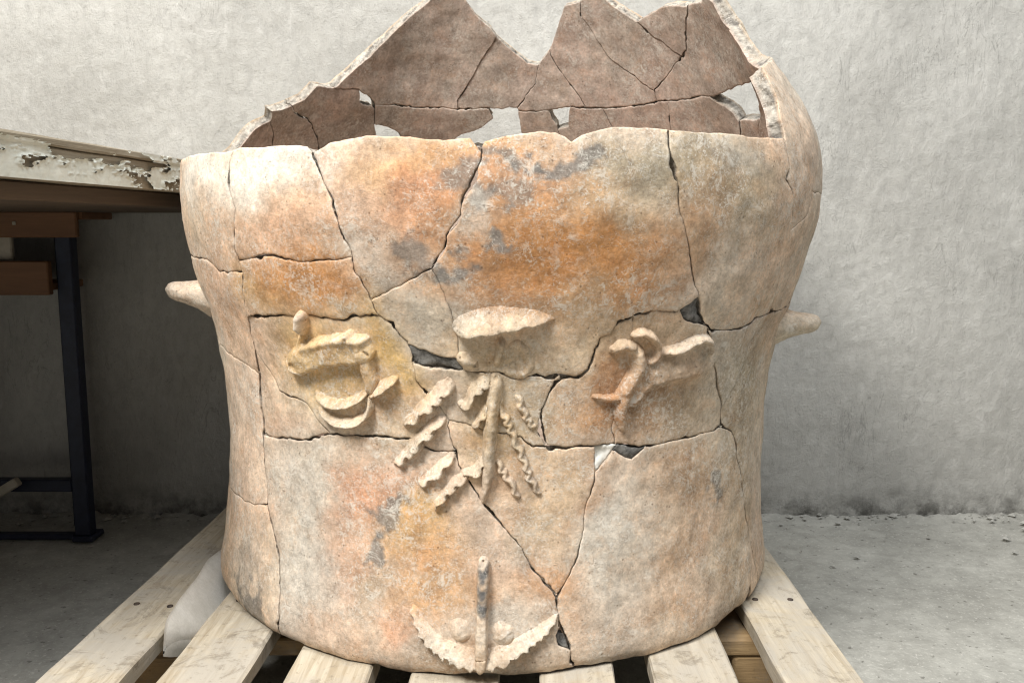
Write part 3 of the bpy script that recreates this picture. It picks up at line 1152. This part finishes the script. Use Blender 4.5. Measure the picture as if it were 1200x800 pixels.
    for k in range(1, R):
        f = k / R
        dep = tops * (1 - f) + (top_h - thick) * f
        jit = 0.0013 * fbm(bu * 1.0 + k * 0.37, bv + k * 0.21, 190, 2, 900 + k) + 0.0006
        q = np.stack([bu, bv], -1) + NB * np.maximum(jit, -0.0002)[:, None]
        verts.append(surf(q[:, 0], q[:, 1], dep))
        cols.append(break_colour(bu, bv, dep) if not fill else np.tile([0.15, 0.15, 0.14], (len(bl), 1)))
        ring_ids.append(base + np.arange(len(bl)))
        base += len(bl)
    ring_ids.append(np.array(bl) + N)
    for a, b_ in es:
        ia, ib = idx[a], idx[b_]
        for k in range(R):
            r0, r1 = ring_ids[k], ring_ids[k + 1]
            faces.append((int(r0[ib]), int(r0[ia]), int(r1[ia]), int(r1[ib])))
            sm.append(False)
            fm.append(1)
    return make_obj(name, np.concatenate(verts), faces, mats, vessel, cols=np.concatenate(cols), fmat=fm, fsmooth=sm)


nsh = 0
for cid, tris in comps.items():
    ar = sum(abs(tri_area(cf[i])) for i in tris)
    if cid in hole_ids or ar < 6e-5:
        continue
    cm = np.mean([cent[i] for i in tris], 0)
    front = abs(cm[0] / RREF) < 1.25
    if cid in pale_ids:
        build_piece(tris, 'pale_fill', [M_FOAM, M_FOAM], 0.003, top_h=-0.002, thick=0.012, fill=True)
        continue
    if cid in fill_ids:
        build_piece(tris, 'filler', [M_FILL, M_FILL], 0.003, top_h=-0.0016, thick=0.012, fill=True)
        continue
    build_piece(tris, 'shard', [M_CLAY, M_BREAK], 0.0029 if front else 0.0055, top_h=(random.random() - 0.5) * 0.0018, sid=nsh)
    nsh += 1
print('shards', nsh)

# ------------------------------------------------------------------ modelled decoration on the vessel
PXM = 0.74e-3          # metres per photo pixel on the front of the vessel


def spline(pts, step):
    p = np.array(pts, float)
    if len(p) == 2:
        p = np.stack([p[0], p.mean(0), p[1]])
    ext = np.concatenate([[2 * p[0] - p[1]], p, [2 * p[-1] - p[-2]]])
    out = []
    tt = []
    for i in range(1, len(ext) - 2):
        a, b_, c, d = ext[i - 1:i + 3]
        n = max(2, int(np.linalg.norm(c - b_) / step))
        for k in range(n):
            t = k / n
            out.append(0.5 * ((2 * b_) + (c - a) * t + (2 * a - 5 * b_ + 4 * c - d) * t * t + (-a + 3 * b_ - 3 * c + d) * t ** 3))
            tt.append((i - 1 + t) / (len(p) - 1))
    out.append(p[-1])
    tt.append(1.0)
    return np.array(out), np.array(tt)


def ridge_mesh(px, w, h, skew=0.0, wave=0.0, wl=13, taper=(0.12, 0.12), rough=0.10, seed=0, scallop=0.0, power=2.0, flat=0.8, lip=0):
    """one strip of clay along a traced line: w in px, h in mm (numbers or lists); returns a stroke for relief_part"""
    q, t = spline(cast(px), 0.0012)
    n = len(q)
    W = np.interp(t, np.linspace(0, 1, len(w)), w) if isinstance(w, (list, tuple)) else np.full(n, float(w))
    Hh = np.interp(t, np.linspace(0, 1, len(h)), h) if isinstance(h, (list, tuple)) else np.full(n, float(h))
    tan = np.gradient(q, axis=0)
    tan /= np.maximum(np.linalg.norm(tan, axis=1), 1e-9)[:, None]
    nor = np.stack([-tan[:, 1], tan[:, 0]], -1)
    s = np.concatenate([[0], np.cumsum(np.linalg.norm(np.diff(q, axis=0), axis=1))])
    ph = 2 * math.pi * s / (wl * PXM) + 2.2 * fbm(s, s * 0 + seed, 60, 2, seed)
    if wave:
        q = q + nor * (wave * PXM * np.sin(ph))[:, None]
    e = np.ones(n)
    if taper[0] > 0:
        e *= np.clip(t / taper[0], 0.0, 1) ** 0.5
    if taper[1] > 0:
        e *= np.clip((1 - t) / taper[1], 0.0, 1) ** 0.5
    Hh = Hh * 1e-3 * (0.3 + 0.7 * e) * (1 + rough * fbm(s, s * 0 + seed * 1.7, 160, 3, seed + 5))
    W = W * PXM * 0.5 * 1.18 * (0.45 + 0.55 * e)
    return dict(q=q, nor=nor, w=W, h=Hh, ph=ph, skew=skew, scallop=scallop, side=lip or scallop_side, power=power, flat=flat, lip=lip)


def stroke_height(st, G):
    """height of one stroke at grid points G (n, 2)"""
    H_ = np.zeros(len(G))
    for s0 in range(0, len(G), 4000):
        g = G[s0:s0 + 4000]
        dv = g[:, None, :] - st['q'][None]
        d2 = (dv ** 2).sum(-1)
        # soft choice of the strip point that gives the most cover
        k = np.argmin(d2 / np.maximum(st['w'], 1e-4)[None] ** 2, 1)
        i = np.arange(len(g))
        d = np.sqrt(d2[i, k])
        sd = (dv[i, k] * st['nor'][k]).sum(-1)
        w = st['w'][k]
        if st['scallop']:
            on = 1 / (1 + np.exp(-sd * st['side'] / 0.0008))
            w = w * (1 + st['scallop'] * np.sin(st['ph'][k]) * on)
        x = np.clip(d / w, 0, 1)
        if st['lip']:
            # ramp up from one side to a crest that breaks off steeply on the other
            xs_ = np.clip(sd * st['lip'] / w, -1, 1)
            along = np.clip(1 - np.maximum(d * d - sd * sd, 0) / w ** 2, 0, 1) ** 0.5
            up = np.clip((xs_ + 1) / 1.55, 0, 1)
            up = up * up * (3 - 2 * up) * 0.92 + up * 0.08
            dn = np.clip((1 - xs_) / 0.42, 0, 1) ** 0.6
            H_[s0:s0 + 4000] = st['h'][k] * np.minimum(up, dn) * along * (d < w)
        else:
            H_[s0:s0 + 4000] = st['h'][k] * np.maximum(0, 1 - x ** st['power']) ** st['flat']
    return H_


scallop_side = 1


def patch_mesh(strokes, res=0.0011, seed=0):
    """sculpted patch: the strokes run into one another and die away into the vessel wall"""
    lo = np.min([(st['q'] - st['w'][:, None] * 1.4).min(0) for st in strokes], 0) - 0.004
    hi = np.max([(st['q'] + st['w'][:, None] * 1.4).max(0) for st in strokes], 0) + 0.004
    gu = np.arange(lo[0], hi[0], res)
    gv = np.arange(lo[1], hi[1], res)
    U, V_ = np.meshgrid(gu, gv, indexing='ij')
    G = np.stack([U.ravel(), V_.ravel()], -1)
    J = G + 0.0006 * np.stack([fbm(G[:, 0], G[:, 1], 150, 3, 61), fbm(G[:, 0], G[:, 1], 150, 3, 71)], -1)
    acc = np.zeros(len(G))
    sk = np.zeros(len(G))
    for st in strokes:
        hh = stroke_height(st, J)
        sk += st['skew'] * hh ** 5
        acc += hh ** 5
    sk /= np.maximum(acc, 1e-30)
    Hc = acc ** 0.2
    on = np.clip(Hc / 0.003, 0, 1)
    Hc = Hc + on * (0.0005 * fbm(G[:, 0], G[:, 1], 90, 4, 81) + 0.00025 * fbm(G[:, 0], G[:, 1], 330, 2, 85))
    nu, nv = len(gu), len(gv)
    M = (Hc > 0.0003).reshape(nu, nv)
    D_ = M.copy()
    for _ in range(2):
        E_ = D_.copy()
        E_[1:] |= D_[:-1]
        E_[:-1] |= D_[1:]
        E_[:, 1:] |= D_[:, :-1]
        E_[:, :-1] |= D_[:, 1:]
        D_ = E_
    hh = np.where(M.ravel(), Hc, -0.0016)
    P_ = G.copy()
    P_[:, 1] -= sk * np.maximum(hh, 0)
    pos = surf(P_[:, 0], P_[:, 1], hh + relief(P_[:, 0], P_[:, 1]))
    idx = -np.ones(nu * nv, int)
    used = np.where(D_.ravel())[0]
    idx[used] = np.arange(len(used))
    f = []
    Df = D_.ravel()
    for i in range(nu - 1):
        for j in range(nv - 1):
            a = i * nv + j
            if Df[a] and Df[a + 1] and Df[a + nv] and Df[a + nv + 1]:
                f.append((int(idx[a]), int(idx[a + nv]), int(idx[a + nv + 1]), int(idx[a + 1])))
    return pos[used], f, P_[used], np.maximum(hh[used], 0)


def relief_part(name, parts, parent=None, pale=0.3, tint=(0.64, 0.57, 0.45), grey=None):
    if isinstance(parts[0], dict):
        V, Fc, U, L = patch_mesh(parts)
    else:
        V, Fc, U, L = parts[0]
    c = clay_colour(U[:, 0], U[:, 1])
    k = (pale * np.clip(L / 0.011, 0, 1) * np.clip(0.75 + 0.5 * fbm(U[:, 0], U[:, 1], 60, 3, 5), 0, 1))[:, None]
    c = c * (1 - k) + np.array(tint) * k
    if grey is not None:
        for gx, gy, rx, ry in grey:
            uu, vv = cast([(gx, gy)])[0]
            m = np.exp(-np.minimum((((U[:, 0] - uu) / (rx * PXM)) ** 2 + ((U[:, 1] - vv) / (ry * PXM)) ** 2) ** 2, 50)) * np.clip(L / 0.004, 0, 1)
            m = (m * np.clip(0.75 + 0.9 * fbm(U[:, 0], U[:, 1], 160, 3, 15), 0, 1))[:, None]
            c = c * (1 - m) + np.array([0.13, 0.13, 0.13]) * m
    return make_obj(name, V, Fc, M_CLAY, parent or vessel, cols=c)


R_ = ridge_mesh
# horned animal beside the plant
relief_part('animal_relief', [
    R_([(357, 388), (354, 404), (352, 424)], [9, 10, 14], [6, 7, 8], seed=2, rough=0.04),
    R_([(339, 421), (347, 430), (357, 433)], [9, 12, 10], [6, 9, 9], seed=3, rough=0.04),
    R_([(351, 422), (366, 415), (384, 410), (404, 408), (430, 408)], [30, 32, 31, 28], [9, 9.5, 9.5, 9.5], seed=4, power=6.0, flat=0.5, skew=0.3, taper=(0.03, 0.03), rough=0.02),
    R_([(358, 405), (372, 400), (390, 396), (408, 394), (434, 396)], [8, 10, 10, 9], [9.5, 10.5, 10.5, 11], seed=5, rough=0.05, taper=(0.05, 0.04)),
    R_([(404, 396), (412, 389), (418, 398)], [8, 8, 8], [10, 12, 11], seed=55, rough=0.04),
    R_([(424, 404), (430, 416), (433, 430), (437, 448), (434, 460)], [17, 17, 15, 10], [10, 10, 9, 8], seed=6, power=4.0, flat=0.6, rough=0.03),
], pale=0.3, tint=(0.62, 0.48, 0.32)).__setitem__('label', 'raised clay animal with a square back and curling horn')
ca = bpy.data.objects['animal_relief']
relief_part('horn', [R_([(372, 457), (384, 467), (401, 471), (418, 466), (433, 456)], [6, 9, 10, 8], [6, 10, 11, 10], seed=7, skew=0.3, lip=-1, rough=0.03)], ca, pale=0.6)
relief_part('horn', [R_([(374, 477), (389, 487), (410, 492), (427, 486), (434, 474), (433, 461)], [6, 9, 10, 10, 8], [6, 10, 12, 11, 8], seed=8, skew=0.3, lip=-1, rough=0.03)], ca, pale=0.6)
relief_part('tail', [R_([(434, 459), (451, 449), (466, 440)], [12, 12, 6], [9, 13, 9], seed=9, skew=0.3, lip=-1)], ca, pale=0.5)
relief_part('ear', [R_([(356, 370), (357, 380), (358, 390)], [15, 12, 8], [12, 13, 8], seed=10, taper=(0.0, 0.1))], ca, pale=0.9, tint=(0.66, 0.66, 0.63))

# animal with drooping muzzle on the red-brown shard
relief_part('animal_relief', [
    R_([(743, 406), (747, 428), (738, 447), (722, 466)], [16, 22, 20, 12], [8, 10, 10, 8], seed=21, rough=0.04),
    R_([(725, 466), (710, 466), (694, 463)], [11, 9, 6], [8, 6, 4], seed=20, rough=0.04),
    R_([(716, 411), (728, 404), (744, 408)], [9, 12, 11], [7, 9, 8], seed=22, rough=0.04),
    R_([(738, 462), (752, 440), (775, 428), (800, 422), (830, 420)], [34, 44, 50, 50, 44], [6, 8, 8, 8, 6], seed=23, lip=-1, rough=0.03, skew=0.1, taper=(0.05, 0.12)),
    R_([(737, 450), (728, 472), (727, 488), (731, 504)], [22, 20, 16, 9], [8, 8, 6, 4], seed=24, rough=0.04),
    R_([(772, 413), (794, 408), (808, 399), (826, 397), (831, 416)], [9, 11, 10, 10, 8], [9, 11, 10, 9, 6], seed=25),
], pale=0.25, tint=(0.56, 0.42, 0.30)).__setitem__('label', 'raised clay animal with drooping muzzle and curled horn')
cb = bpy.data.objects['animal_relief.001']
relief_part('horn', [R_([(741, 392), (752, 389), (763, 394), (768, 405), (766, 417), (758, 425)], [8, 9, 10, 9], [7, 10, 10, 7], seed=26)], cb, pale=0.35, tint=(0.58, 0.42, 0.32))

# brow ledge and curl above the plant
relief_part('brow_ledge', [R_([(534, 383), (548, 377), (572, 371), (600, 369), (628, 370), (650, 373)], [14, 22, 25, 21, 15, 8], [7, 15, 17, 15, 10, 3], seed=31, skew=0.28, rough=0.05, lip=-1, taper=(0.12, 0.2))],
            pale=0.55, tint=(0.66, 0.58, 0.44), grey=[(610, 386, 11, 5)])
relief_part('clay_curl', [
    R_([(540, 417), (548, 423), (557, 428)], [14, 16, 10], [8, 9, 5], seed=32),
    R_([(587, 398), (585, 412), (582, 428)], [12, 10, 8], [8, 6, 4], seed=33),
    R_([(596, 405), (608, 404), (617, 414), (621, 428), (613, 438), (598, 436), (592, 428)], [11, 12, 12, 11, 10], [2, 3.5, 3.5, 3, 2], seed=34, flat=1.5)], pale=0.2)

# plant with scalloped fronds
stem = relief_part('plant_relief', [R_([(581, 442), (578, 472), (575, 504), (573, 536), (571, 562), (566, 588)], [20, 17, 16, 16, 14, 8], [9, 11, 11, 11, 10, 6], seed=41, rough=0.05, taper=(0.06, 0.1))], pale=0.3, tint=(0.60, 0.50, 0.38))
fr = [([(525, 446), (509, 464), (492, 480), (474, 496)], [17, 15, 13, 8], 13, 1.6), ([(517, 489), (499, 505), (482, 523), (462, 542)], [12, 14, 13, 8], 13, 2.0),
      ([(528, 532), (512, 549), (491, 564)], [10, 13, 9], 12, 1.6), ([(544, 554), (529, 566), (518, 579), (509, 595)], [13, 12, 10, 6], 12, 1.6),
      ([(574, 440), (557, 453), (550, 466), (538, 473)], [10, 13, 12, 9], 12, 1.2), ([(575, 466), (565, 483), (555, 497)], [8, 9, 8], 10, 1.6), ([(569, 533), (557, 549), (542, 553)], [10, 12, 9], 10, 1.0),
      ([(586, 466), (591, 487), (599, 505), (606, 522), (613, 538), (618, 554), (624, 566), (632, 579)], [9, 9, 9, 8, 7], 9, 2.6), ([(605, 462), (611, 477), (618, 492), (627, 502)], [9, 9, 9, 6], 6, 2.4),
      ([(582, 540), (589, 552), (597, 563), (607, 584)], [9, 9, 9, 7], 9, 2.6)]
for k, (p, w, h, wv) in enumerate(fr):
    scallop_side = 1 if k < 7 else -1
    relief_part('frond', [R_(p, [x * (1.05 if k < 7 else 0.85) for x in w], [h * 0.65, h * 0.8, h * 0.55], wave=wv * (0.5 if k < 7 else 0.9), wl=19 if k < 7 else 17, seed=50 + k, scallop=0.42 if k < 7 else 0.15, skew=0.35 if k < 7 else 0.15, lip=1 if k < 7 else 0, rough=0.05)], stem, pale=0.6 if k < 7 else 0.35, tint=(0.62, 0.55, 0.42))

# crescent with a scalloped rim, upright bar and two bosses
scallop_side = -1
cres = relief_part('crescent_relief', [R_([(485, 706), (494, 726), (509, 745), (528, 757), (550, 764), (567, 765), (589, 760), (611, 750), (631, 737), (652, 718)],
                                          [11, 15, 17, 18, 18, 18, 18, 17, 15, 10], [4, 8, 11, 13, 13, 13, 13, 11, 9, 5], seed=71, wave=0.3, rough=0.05, wl=13, scallop=0.42, skew=0.40, lip=-1, taper=(0.05, 0.05))],
                   pale=0.6, tint=(0.62, 0.58, 0.49))
relief_part('upright_bar', [R_([(567, 655), (566, 690), (565, 734), (564, 772)], [14, 14, 14, 15], [8, 12, 13, 15], rough=0.04, seed=72, power=5.0, flat=0.5, taper=(0.03, 0.0))], cres, pale=0.35,
            grey=[(567, 666, 8, 14), (566, 685, 8, 16), (566, 705, 8, 14), (566, 716, 8, 10)]).__setitem__('label', 'broken upright bar with a dark grey face')


for k, (x, y) in enumerate(((540, 737), (590, 741))):
    relief_part('boss', [R_([(x - 3, y - 4), (x, y), (x + 2, y + 3)], [26, 29, 26], [4, 5.5, 5], seed=80 + k, taper=(0, 0), skew=0.3, flat=1.7, rough=0.03)], cres, pale=0.25)


def lug(px_root, sgn, length, droop, name='lug_handle'):
    uu, vv = cast([px_root])[0]
    th = math.radians(70) * sgn
    uu = th * RREF
    n, m = 24, 14
    V, U, L, f = [], [], [], []
    er = np.array([math.sin(th), -math.cos(th), 0])
    et = np.array([math.cos(th), math.sin(th), 0])
    p0 = surf(np.array([uu]), np.array([vv]), -0.006)[0]
    for i in range(m + 1):
        s = i / m
        rad = length * s
        e = math.sqrt(max(0.0, 1 - max(0, (s - 0.72) / 0.28) ** 2))
        wt = (0.026 * (1 - s) ** 1.3 + 0.016) * (0.12 + 0.88 * e)
        wz = (0.011 * (1 - s) ** 2.0 + 0.0095) * (0.12 + 0.88 * e)
        c = p0 + er * rad + np.array([0, 0, droop * s])
        for k in range(n):
            a = 2 * math.pi * k / n
            nz_ = 1 + 0.08 * float(fbm(np.array([a + s]), np.array([s * 2.0]), 2.5, 3, 7)[0])
            dz = math.sin(a) * wz * nz_ - (wz * 0.15 if math.sin(a) < 0 else 0)
            V.append(c + et * math.cos(a) * wt * nz_ + np.array([0, 0, dz]))
            U.append((uu + math.cos(a) * 0.02, vv + dz + s * 0.01))
            L.append(rad)
    for i in range(m):
        for k in range(n):
            a, b_ = i * n + k, i * n + (k + 1) % n
            f.append((a, b_, b_ + n, a + n))
    f.append(tuple(m * n + k for k in range(n)))
    return np.array(V), f, np.array(U), np.array(L)


relief_part('lug_handle', [lug((244, 352), -1, 0.047, 0.008)], pale=0.45, tint=(0.62, 0.52, 0.44))
relief_part('lug_handle', [lug((905, 388), 1, 0.050, 0.004)], pale=0.45, tint=(0.56, 0.52, 0.42))

# base slab inside the vessel
n = 72
th = np.linspace(0, 2 * math.pi, n, endpoint=False)
bv = [(axis_x(0.004) + 0.322 * math.sin(a), -0.322 * math.cos(a), z) for z in (0.002, 0.016) for a in th]
bf = [tuple(range(n))[::-1], tuple(range(n, 2 * n))] + [(k, (k + 1) % n, n + (k + 1) % n, n + k) for k in range(n)]
make_obj('base_slab', bv, bf, M_CLAY, vessel, smooth=False, cols=np.tile([0.33, 0.27, 0.21], (2 * n, 1)))

# ------------------------------------------------------------------ painted table on the left
TY0 = 0.55
tab = empty('painted_table', (-0.4394 + 0.09 * (TY0 - 0.75), TY0, 0.0), 'table with thick edge of flaking white paint, beside the vessel', 'table')
tab.rotation_euler = (0, 0, -math.atan(0.09))
TOP, BOT, TL = CAM_Z + 0.0825, CAM_Z + 0.0415, 1.03
vs, fs = bevel_box((-1.15, 0, TOP - 0.008), (0.002, TL, TOP), 0.0015, 90, 0.0010, 5)
make_obj('table_top', vs, fs, M_OLDWOOD, tab, smooth=False)
vs, fs = bevel_box((-1.148, 0.002, BOT), (-0.0005, TL - 0.002, TOP - 0.0088), 0.0015, 90, 0.0009, 6)
make_obj('edge_board', vs, fs, M_OLDWOOD, tab, smooth=False)
vs, fs = bevel_box((-1.12, 0.03, BOT - 0.018), (-0.018, TL - 0.03, BOT - 0.0005), 0.0015, 10)
make_obj('apron', vs, fs, M_DARKWOOD, tab, smooth=False)
for x, y in ((-0.16, 0.05), (-1.08, 0.05), (-1.08, TL - 0.10), (-0.62, TL - 0.10)):
    vs, fs = bevel_box((x - 0.022, y - 0.022, 0.001), (x + 0.022, y + 0.022, BOT - 0.019), 0.002, 4, axis=2)
    make_obj('leg', vs, fs, M_DARKWOOD, tab, smooth=False)
# flaking paint: a thin curling skin with pieces missing
for o in tab.children:
    for v_ in o.data.vertices:
        v_.co.y += 0.09 * v_.co.x
ny, nz2 = 900, 40
yy = np.linspace(0.004, TL - 0.004, ny)
z2 = np.linspace(BOT + 0.0008, TOP - 0.0006, nz2)
Yg, Zg = np.meshgrid(yy, z2, indexing='ij')
cov = fbm(Yg * 0.28, Zg, 75, 5, 31, 0.62) + 0.5 * fbm(Yg * 0.3, Zg, 20, 3, 77) + 0.24
cov -= 0.75 * np.exp(-((TOP - Zg) / 0.006) ** 2) * (fbm(Yg, Zg * 0.2, 22, 4, 90) > -0.35)
curl = np.clip(0.35 - cov, 0, 0.35) / 0.35
Xg = 0.0016 + 0.0030 * curl ** 2 + 0.0004 * fbm(Yg, Zg, 120, 3, 4) + np.where(Zg > TOP - 0.0085, 0.0022, 0)
V = np.stack([Xg, Yg, Zg], -1).reshape(-1, 3)
keepv = (cov > 0.0).ravel()
fs = [f for f in grid_faces(ny, nz2) if keepv[f[0]] and keepv[f[1]] and keepv[f[2]] and keepv[f[3]]]
make_obj('paint_layer', V, fs, M_PAINT, tab, smooth=True)

# ------------------------------------------------------------------ desk stored under the table
DY = 1.452
desk = empty('school_desk', (-0.95, DY, 0.0), 'brown board desk on navy steel legs, standing under the white table', 'desk')


def dbox(name, lo, hi, mat, bev=0.002, par=desk, axis=1):
    lo = (lo[0] + 0.95, lo[1] - DY, lo[2])
    hi = (hi[0] + 0.95, hi[1] - DY, hi[2])
    vs, fs = bevel_box(lo, hi, bev, 1, axis=axis)
    return make_obj(name, vs, fs, mat, par, smooth=False)


dbox('desk_board', (-1.35, DY - 0.012, 0.536), (-0.729, DY - 0.001, 0.579), M_BOARD)
dbox('desk_board', (-1.35, DY - 0.020, 0.440), (-0.778, DY - 0.004, 0.497), M_BOARD)
dbox('desk_top', (-1.36, DY, 0.5665), (-0.725, WALL_Y - 0.02, 0.580), M_BOARD)
dbox('shelf', (-1.35, DY - 0.003, 0.447), (-0.780, WALL_Y - 0.03, 0.460), M_BOARD)
dbox('divider', (-0.935, DY - 0.004, 0.4975), (-0.845, DY + 0.006, 0.5655), M_PALE)
for x in (-1.32, -0.774):
    dbox('leg', (x, DY, 0.012), (x + 0.027, DY + 0.024, 0.566), M_NAVY, axis=2)
    dbox('leg', (x - 0.040, WALL_Y - 0.06, 0.002), (x - 0.012, WALL_Y - 0.032, 0.566), M_NAVY, axis=2)
    dbox('foot', (x - 0.004, DY - 0.006, 0.002), (x + 0.034, DY + 0.038, 0.012), M_NAVY)
dbox('rail', (-1.288, DY + 0.006, 0.090), (-0.777, DY + 0.026, 0.112), M_NAVY, axis=0)
dbox('foot_rail', (-1.288, DY + 0.004, 0.003), (-0.778, DY + 0.022, 0.013), M_NAVY, axis=0)
sv, sf = bevel_box((-0.24, -0.008, -0.008), (0.0, 0.008, 0.008), 0.002, 1, axis=0)
br = make_obj('brace', sv, sf, M_PALE, desk, smooth=False)
br.location = (-0.855 + 0.95, -0.02, 0.118)
br.rotation_euler = (0, -math.radians(31), 0)
sv, sf = bevel_box((-0.003, -0.002, -0.003), (0.003, 0.0, 0.003), 0.0008, 1)
sc_ = make_obj('screw', sv, sf, M_PALE, desk, smooth=False)
sc_.location = (-0.832 + 0.95, -0.012, 0.560)

# ------------------------------------------------------------------ white sheet hanging between two planks
zt = PALLET_Z
Lp = [(x, y, zt + .013) for x, y in ((282, 624), (265, 639), (245, 654), (234, 671), (218, 692), (203, 712))] + [(194, 729, zt + .012), (192, 746, zt + .003), (191, 762, zt - .009)]
Rp = [(x, y, zt - .0255) for x, y in ((336, 624), (321, 640), (309, 655), (296, 670), (281, 688), (269, 702), (253, 722), (236, 744))] + [(220, 764, zt - .040)]


def lift_px(p):
    x, y = on_z(p[0], p[1], p[2])
    return (x, y, p[2])


LW = np.array([lift_px(p) for p in Lp])
RW = np.array([lift_px(p) for p in Rp])
LW, _ = spline(LW, 0.006)
RWs, _ = spline(RW, 0.006)
ti = np.linspace(0, 1, len(LW))
RWs = np.stack([np.interp(ti, np.linspace(0, 1, len(RWs)), RWs[:, k]) for k in range(3)], -1)
nc = 14
V = []
for i in range(len(LW)):
    for k in range(nc):
        f = k / (nc - 1)
        p = LW[i] * (1 - f) + RWs[i] * f
        p = p + np.array([0, 0, 0.0008 * float(fbm(np.array([p[0]]), np.array([p[1]]), 40, 2, 8)[0]) ])
        V.append(p)
V = np.array(V)
fs = grid_faces(len(LW), nc)
nv = len(V)
V2 = V - np.array([0, 0, 0.006])
allf = fs + [tuple(i + nv for i in f[::-1]) for f in fs]
border = [(i * nc, (i + 1) * nc) for i in range(len(LW) - 1)] + [((i + 1) * nc + nc - 1, i * nc + nc - 1) for i in range(len(LW) - 1)]
border += [(k + 1, k) for k in range(nc - 1)] + [((len(LW) - 1) * nc + k, (len(LW) - 1) * nc + k + 1) for k in range(nc - 1)]
allf += [(a, b_, b_ + nv, a + nv) for a, b_ in border]
ctr = V.mean(0)
ctr[2] = 0
fo = make_obj('foam_sheet', np.concatenate([V, V2]) - ctr, allf, M_FOAM)
fo.location = tuple(ctr)
fo['label'] = 'flat white foam sheet wedged between two pallet planks beside the vessel'
fo['category'] = 'foam sheet'
